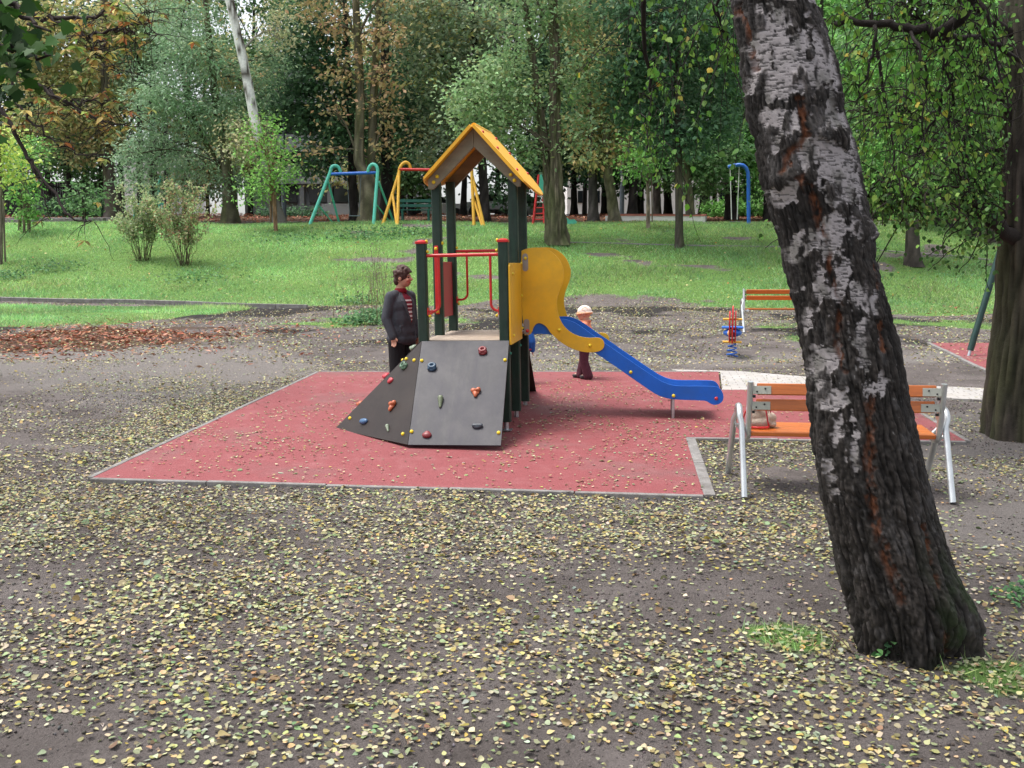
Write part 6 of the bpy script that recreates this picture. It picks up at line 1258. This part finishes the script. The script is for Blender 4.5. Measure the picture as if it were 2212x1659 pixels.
tree('tree with yellow brown leaves and straight grey trunk left of the sand pit', 43.2, [([(1282, 494), (1281, 420), (1279, 330), (1275, 200), (1272, 0), (1270, -200)], [22, 20, 17, 14, 11, 7])], [(1290, 190, 75, 55, 1600), (1262, 285, 50, 40, 800), (1340, 100, 75, 55, 1600), (1255, 60, 60, 50, 1200), (1330, 300, 45, 40, 600), (1300, -60, 150, 60, 2300), (1270, 345, 32, 22, 260)], 'chestg', .21, (.065, .058, .055))
tree('mossy leaning chestnut with yellow leaves beside the dark lamp post', 42.6, [([(1329, 489), (1322, 430), (1313, 370), (1310, 300), (1308, 150), (1305, -100)], [26, 23, 20, 17, 13, 8])], [(1315, 240, 50, 50, 700), (1290, 340, 28, 22, 220), (1345, 335, 26, 22, 200), (1350, 200, 50, 45, 600), (1320, 120, 60, 50, 800)], 'chestg', .23, (.10, .09, .065), (.16, .165, .065), per=14)
tree('grey trunked tree standing right behind the sand pit', 47.0, [([(1420, 490), (1419, 420), (1417, 330), (1415, 150), (1412, -100)], [19, 17, 15, 12, 8])], [(1420, 330, 50, 40, 900), (1440, 390, 40, 26, 500), (1400, 270, 50, 50, 900)], 'mid', .22, (.055, .048, .045))
tree('pale mossy leaning tree right of the slim maple', 43.5, [([(1493, 490), (1488, 420), (1481, 350), (1474, 270), (1468, 100), (1462, -100)], [20, 18, 17, 15, 11, 7])], [(1500, 350, 50, 34, 800), (1530, 390, 44, 26, 500), (1555, 330, 50, 44, 900)], 'mid', .21, (.11, .10, .075), (.15, .16, .065))
tree('dark double trunk behind the bright blue swing', 46.0, [([(1580, 488), (1578, 430), (1575, 350), (1570, 200), (1565, -50)], [26, 24, 21, 16, 10])], [(1570, 340, 60, 40, 1300), (1620, 310, 50, 50, 1200), (1600, 220, 70, 60, 1800), (1545, 410, 30, 20, 260), (1630, 400, 30, 28, 350)], 'mid', .21, DK)
tree('dark tree close left of the leaning birch, behind the blue swing', 45.0, [([(1660, 490), (1660, 430), (1662, 330), (1660, 200), (1655, 0)], [22, 20, 17, 13, 8])], [(1640, 300, 40, 50, 900), (1600, 120, 70, 70, 1900), (1640, 380, 30, 30, 350), (1680, 200, 70, 70, 1500)], 'fresh', .20, DK)
tree('chestnut with thick grey trunk and rust crown at the back left', 50.0, [([(246, 462), (240, 410), (234, 360), (230, 280), (226, 120), (222, -80)], [34, 30, 25, 21, 16, 10])], [(150, 50, 100, 55, 1900), (270, 50, 60, 50, 1100), (100, 170, 85, 50, 1500), (190, 150, 60, 55, 1200), (180, 250, 75, 45, 1200), (90, 270, 65, 42, 900), (230, 300, 40, 30, 420), (60, 80, 80, 60, 1400), (160, 330, 60, 24, 420)], 'chestg', .24, (.085, .072, .062), (.12, .12, .06), per=16)
tree('slender dark tree behind the small sapling near the steps', 53.0, [([(147, 462), (147, 400), (145, 300), (142, 100)], [15, 14, 12, 8])], [(120, 330, 55, 30, 800), (170, 360, 40, 26, 500), (140, 240, 60, 50, 1100)], 'mid', .24, DK)
tree('dark trunk just left of the thick grey chestnut', 54.0, [([(223, 462), (222, 400), (220, 300), (216, 100)], [18, 16, 14, 9])], [(215, 390, 36, 22, 350), (200, 200, 60, 60, 1000)], 'mid', .24, DK)
tree('dark trunk between the two shrubs and the pale building', 52.0, [([(304, 462), (303, 400), (302, 330), (300, 150)], [16, 14, 13, 8])], [(310, 150, 60, 60, 1100), (290, 60, 60, 60, 1000)], 'robinia', .22, DK)
tree('dark ivy clad trunk right of the teal climbing frame', 53.0, [([(332, 464), (331, 410), (330, 340), (328, 150)], [22, 19, 16, 9])], [(331, 400, 11, 34, 320), (331, 440, 12, 24, 220), (340, 100, 50, 60, 700)], 'mid', .22, DK)
tree('thin dark trunk under the feathery robinia', 51.0, [([(362, 462), (361, 410), (359, 340), (356, 150)], [13, 12, 10, 6])], [(370, 70, 50, 60, 700)], 'robinia', .22, DK)
# --- right hand wood
tree('dark trunked tree on the shady lawn right of the leaning birch', 32.3, [([(1974, 577), (1971, 500), (1974, 420), (1980, 320), (1985, 180), (1990, 0), (1992, -200)], [32, 27, 24, 20, 16, 12, 8])], [(1920, 330, 60, 50, 1300), (2020, 300, 65, 55, 1500), (1950, 210, 80, 60, 1900), (2060, 200, 70, 60, 1700), (1900, 180, 60, 60, 1300), (1990, 90, 110, 60, 2200), (1930, 420, 46, 28, 600), (2040, 410, 50, 28, 700), (1890, 400, 36, 40, 500), (1960, -80, 160, 80, 2800)], 'fresh', .15, (.055, .045, .04))
tree('thick leaning dark trunk deep on the right, near the mound', 38.6, [([(2040, 522), (2032, 470), (2024, 420), (2018, 330), (2012, 150)], [34, 28, 24, 20, 12])], [(2000, 380, 60, 40, 1100), (2080, 340, 70, 55, 1600), (2030, 240, 80, 70, 1900), (2070, 440, 40, 20, 350)], 'mid', .18, DK)
tree('dark straight trunk left of the old tree at the right edge', 36.6, [([(2105, 540), (2103, 480), (2102, 400), (2100, 300), (2096, 100)], [24, 22, 20, 17, 11])], [(2100, 300, 70, 60, 1700), (2140, 400, 50, 40, 900), (2120, 180, 80, 70, 1900), (2060, 130, 70, 70, 1600)], 'fresh', .17, DK)
tree('brown trunk almost touching the old tree at the right edge', 35.6, [([(2137, 548), (2136, 480), (2135, 400), (2133, 300), (2130, 100)], [20, 18, 16, 14, 9])], [(2150, 300, 60, 60, 1300), (2160, 160, 70, 70, 1500), (2180, 60, 80, 70, 1500)], 'fresh', .17, (.05, .043, .035))
tree('thin dark tree seen between the birch and the shady lawn tree', 44.0, [([(1893, 505), (1892, 430), (1890, 330), (1885, 150)], [13, 12, 10, 6])], [(1880, 350, 50, 50, 1100), (1860, 240, 60, 60, 1300), (1870, 120, 70, 70, 1500), (1900, 440, 44, 24, 500)], 'mid', .20, DK)
tree('thin dark tree in the gap beside the thick leaning trunk', 43.0, [([(2002, 512), (2003, 440), (2003, 330), (2000, 150)], [11, 10, 9, 5])], [(1990, 330, 60, 60, 1300), (2010, 430, 44, 26, 500), (1840, 90, 60, 70, 1200)], 'mid', .20, DK)
# --- deep rows of the wood
rs = random.Random(23); G1 = 'trees deep in the wood behind the old playground'
spots = [(-60, 58), (40, 62), (105, 57), (185, 66), (265, 70), (400, 60), (450, 72), (540, 66), (590, 74), (690, 90), (870, 62), (889, 55), (935, 74), (1000, 57), (1075, 64), (1130, 56), (1158, 70), (1240, 60), (1262, 74), (1308, 62), (1366, 55), (1382, 60), (1444, 64), (1520, 57), (1546, 66), (1610, 60), (1690, 58), (1740, 64), (1800, 58), (1850, 66), (1930, 60), (1955, 52), (2060, 58), (2120, 50), (2180, 56), (2260, 60), (2150, 68), (1780, 50)]
for i, (u, Y) in enumerate(spots):
    w_ = rs.uniform(11, 20) * 50 / Y; ln = rs.uniform(-14, 14); pk = rs.choice(['dark', 'mid', 'mid', 'chestg', 'linden', 'locust', 'dark']); low = rs.uniform(300, 385) if not 900 < u < 1010 else 250
    if u > 1650: pk = rs.choice(['fresh', 'mid', 'locust', 'dark']); low += 50
    bl = []
    for k in range(13): bl.append((u + rs.gauss(0, 62), low + 45 - 420 * (k / 12) * rs.uniform(.8, 1.2) - rs.uniform(0, 40), rs.uniform(45, 85), rs.uniform(30, 55), rs.randint(600, 1150)))
    tree('dark trunked tree deep in the shaded wood behind the bank', Y, [([(u, 470), (u + ln * .3, 400), (u + ln * .6, 300), (u + ln, 100), (u + ln * 1.2, -100)], [w_ * 1.25, w_, w_ * .85, w_ * .6, w_ * .4])], bl, pk, .28, DK, None, G1, seed=i * 13 + 5, per=18, spread=.6)
# --- hedges
def hedge(label, u0, u1, v0, v1, Y, n, pk, th=1.0):
    a, b = at(u0, v1, Y), at(u1, v1, Y); H_ = thing('hedge', label, 'hedge', gp((a.x + b.x) / 2, Y)); z0 = float(gz(Y)); z1 = at(u0, v0, Y).z; k = max(5, int((b.x - a.x) / 1.1))
    bls = [((a.x + (b.x - a.x) * (i + .5) / k, Y + random.uniform(-.2, .2), z0 + (z1 - z0) * random.uniform(.4, .6)), (.8, th * .6, (z1 - z0) * .5), n // k) for i in range(k)]
    V, Fc, C = leaves_for(bls, pk, .15, 16, .25); link('foliage', np_mesh('foliage', V, Fc, MT['leaf'], C), H_)
    mb = MB()
    for i in range(k * 3): p = gp(a.x + (b.x - a.x) * (i + .5) / (k * 3), Y + random.uniform(-.15, .15), -.05); mb.tube([p, p + Vector((random.gauss(0, .15), 0, (z1 - z0) * .8))], [.025, .008], 5, col=(.04, .03, .025))
    mb.build('stem', MT['bark'], H_, True); return H_
hedge('clipped green hedge behind the bright blue swing', 1530, 1700, 432, 480, 52, 5200, 'fresh')
hedge('low dark hedge behind the stone steps on the left', 95, 235, 425, 465, 51, 2600, 'dark')
hedge('dark hedge in front of the grey building', 570, 690, 450, 470, 53, 1500, 'dark')
hedge('ragged green hedge behind the right hand lawn', 1850, 2200, 455, 520, 50, 6000, 'mid')
# dark board fence on the left
FN_ = thing('fence', 'long dark board fence under the trees at the far left', 'fence', gp(at(150, 460, 58).x, 58))
x0, x1 = at(-20, 460, 58).x, at(250, 460, 58).x; zt = at(0, 392, 58).z; zb = float(gz(58)) - .1; MT['fence'] = M('dark_board', (.022, .022, .020), .8, 0, .3, 3, .3, 30)
mb = MB(); k = int((x1 - x0) / .14)
for i in range(k): mb.box((x0 + (i + .5) * .14, 58, (zt + zb) / 2 + random.uniform(-.02, .02)), (.128, .02, zt - zb))
for z in (zb + .5, zt - .3): mb.box(((x0 + x1) / 2, 58.035, z), (x1 - x0, .05, .08))
mb.build('boards', MT['fence'], FN_)
for i in range(5): mb = MB(); mb.box((x0 + (x1 - x0) * i / 4, 58.11, (zt + zb) / 2), (.1, .1, zt - zb + .1)); mb.build('post', MT['fence'], FN_)

# ------------------------------------------------------------------ buildings behind the trees
def bx(u0, v0, u1, v1, Y, dY, y0=None):
    a, b = at(u0, v1, Y), at(u1, v0, Y); return ((a.x + b.x) / 2, Y + dY / 2, (a.z + b.z) / 2), (abs(b.x - a.x), dY, abs(b.z - a.z))
def part(par, name, mat, *boxes, bevel=0):
    mb = MB()
    for c, d in boxes: mb.box(c, d)
    return mb.build(name, MT[mat], par, bevel=bevel)
YB = 66; GBD = thing('building', 'grey concrete block with dark window bands behind the teal swing', 'building', gp(at(690, 470, YB).x, YB))
part(GBD, 'wall', 'wallg', bx(530, 150, 872, 480, YB + 1.2, 11)); MT['wallg2'] = M('pale_grey_band', (.50, .52, .56), .75, 0, .08, .7, .05, 20, (.36, .37, .4), .4)
band = part(GBD, 'facade_band', 'wallg2', bx(585, 355, 692, 397, YB + .3, 1.0), bx(693.5, 355, 752, 397, YB + .3, 1.0), bx(753.5, 355, 862, 397, YB + .3, 1.0)); part(GBD, 'facade_band', 'wallg2', bx(600, 290, 662, 327, YB + .6, 1.0), bx(664, 292, 862, 327, YB + .7, 1.0)); part(GBD, 'facade_band', 'wallg2', bx(580, 200, 862, 240, YB + .7, 1.0))
part(GBD, 'window', 'darkwin', bx(590, 328.5, 862, 353.5, YB + .9, .31)); part(GBD, 'window', 'darkwin', bx(590, 242, 862, 288, YB + .9, .31)); part(GBD, 'window', 'darkwin', bx(605, 399, 640, 437, YB + .9, .31)); part(GBD, 'window', 'darkwin', bx(668, 399, 708, 437, YB + .9, .31)); part(GBD, 'window', 'darkwin', bx(716, 399, 790, 437, YB + .9, .31))
for u in (652, 712, 800): part(GBD, 'pillar', 'wallg', bx(u - 4, 398, u + 4, 470, YB + .5, .65))
part(GBD, 'planter_wall', 'wallg2', bx(695, 440, 768, 468, YB - 3, .5)); part(GBD, 'planter_wall', 'wallg2', bx(772, 440, 800, 462, YB - 2, .5))
PB = thing('building', 'long pale rendered building glowing between the trunks on the right', 'building', gp(at(1460, 470, 88).x, 88))
part(PB, 'wall', 'wallw', bx(1225, 300, 1745, 474, 88, 10))
for i, u in enumerate(range(1240, 1730, 34)):
    for v in (330, 412): part(PB, 'window', 'darkwin', bx(u + 8, v, u + 22, v + 26, 87.93, .15)) if not (1330 < u < 1450 and v > 400) else None
part(PB, 'plinth', 'wallg', bx(1224, 462, 1746, 476, 87.9, .2)); part(PB, 'roof', 'lamp', bx(1215, 290, 1755, 300, 87.6, 11))
WB = thing('building', 'white building seen between the dark trunks left of the robinia', 'building', gp(at(310, 470, 80).x, 80)); part(WB, 'wall', 'white', bx(262, 325, 372, 474, 80, 8))
for v in (345, 395): part(WB, 'window', 'darkwin', bx(352, v, 364, v + 24, 79.93, .15))
part(WB, 'roof', 'lamp', bx(258, 318, 376, 325, 79.7, 8.8))
WB2 = thing('building', 'narrow white wall gleaming right of the dark maple trunk', 'building', gp(at(914, 470, 78).x, 78)); part(WB2, 'wall', 'white', bx(897, 398, 916, 474, 78, 5)); part(WB2, 'wall', 'wallg', bx(923, 380, 932, 474, 77.5, 1.0)); part(WB2, 'roof', 'lamp', bx(895, 393, 918, 398, 77.8, 5.5))
# low shelter and parked cars behind the tower
SH = thing('shelter', 'low flat roofed grey shelter seen between the tower posts', 'shelter', gp(at(1072, 470, 60).x, 60)); part(SH, 'roof', 'wallg2', bx(1040, 446, 1106, 452, 60, 2.5)); part(SH, 'low_wall', 'wallg', bx(1042, 463, 1104, 474, 60.1, .2))
for u in (1043, 1100): part(SH, 'post', 'lamp', bx(u - 1, 452.2, u + 1, 478, 60.2, .1))
def car(label, u, Y, mat, L=4.2):
    p = gp(at(u, 470, Y).x, Y); C_ = thing('parked_car', label, 'car', p, (0, 0, 0), 'cars parked beyond the park'); h = L / 2
    mb = MB(); mb.prism(smooth2([(-h, .35), (-h, .75), (-h + .3, .88), (h - 1.1, .92), (h - .1, .78), (h, .55), (h, .32), (h - .3, .25), (-h + .3, .25)], 1), (lambda a, b: (p.x + a, p.y - .85, p.z + b), (0, 1, 0)), 1.7); mb.prism(smooth2([(-h + .45, .86), (-h + .95, 1.38), (.35, 1.42), (1.05, .9)], 1), (lambda a, b: (p.x + a, p.y - .74, p.z + b), (0, 1, 0)), 1.48); mb.build('body', MT[mat], C_, bevel=.03)
    mb = MB(); mb.prism([(-h + .75, .92), (-h + 1.05, 1.3), (.3, 1.34), (.82, .93)], (lambda a, b: (p.x + a, p.y - .76, p.z + b), (0, 1, 0)), .03); mb.build('side_window', MT['darkwin'], C_)
    for s in (-1.25, 1.25):
        for y in (-.78, .68): mb = MB(); mb.tube([(p.x + s, p.y + y - .1, p.z + .31), (p.x + s, p.y + y + .1, p.z + .31)], .31, 16); mb.build('wheel', MT['black'], C_)
MT['silver'] = M('silver_paint', (.6, .62, .65), .3, .5, .05, 3); MT['white_car'] = M('white_car_paint', (.8, .8, .82), .3, 0, .05, 3)
car('silver car parked under the low shelter roof beyond the tower', 1068, 63, 'silver'); car('white car parked behind the dark green bench and yellow swing', 945, 64, 'white_car', 4.6); car('silver car parked beyond the red ladder slide', 1140, 66, 'silver')
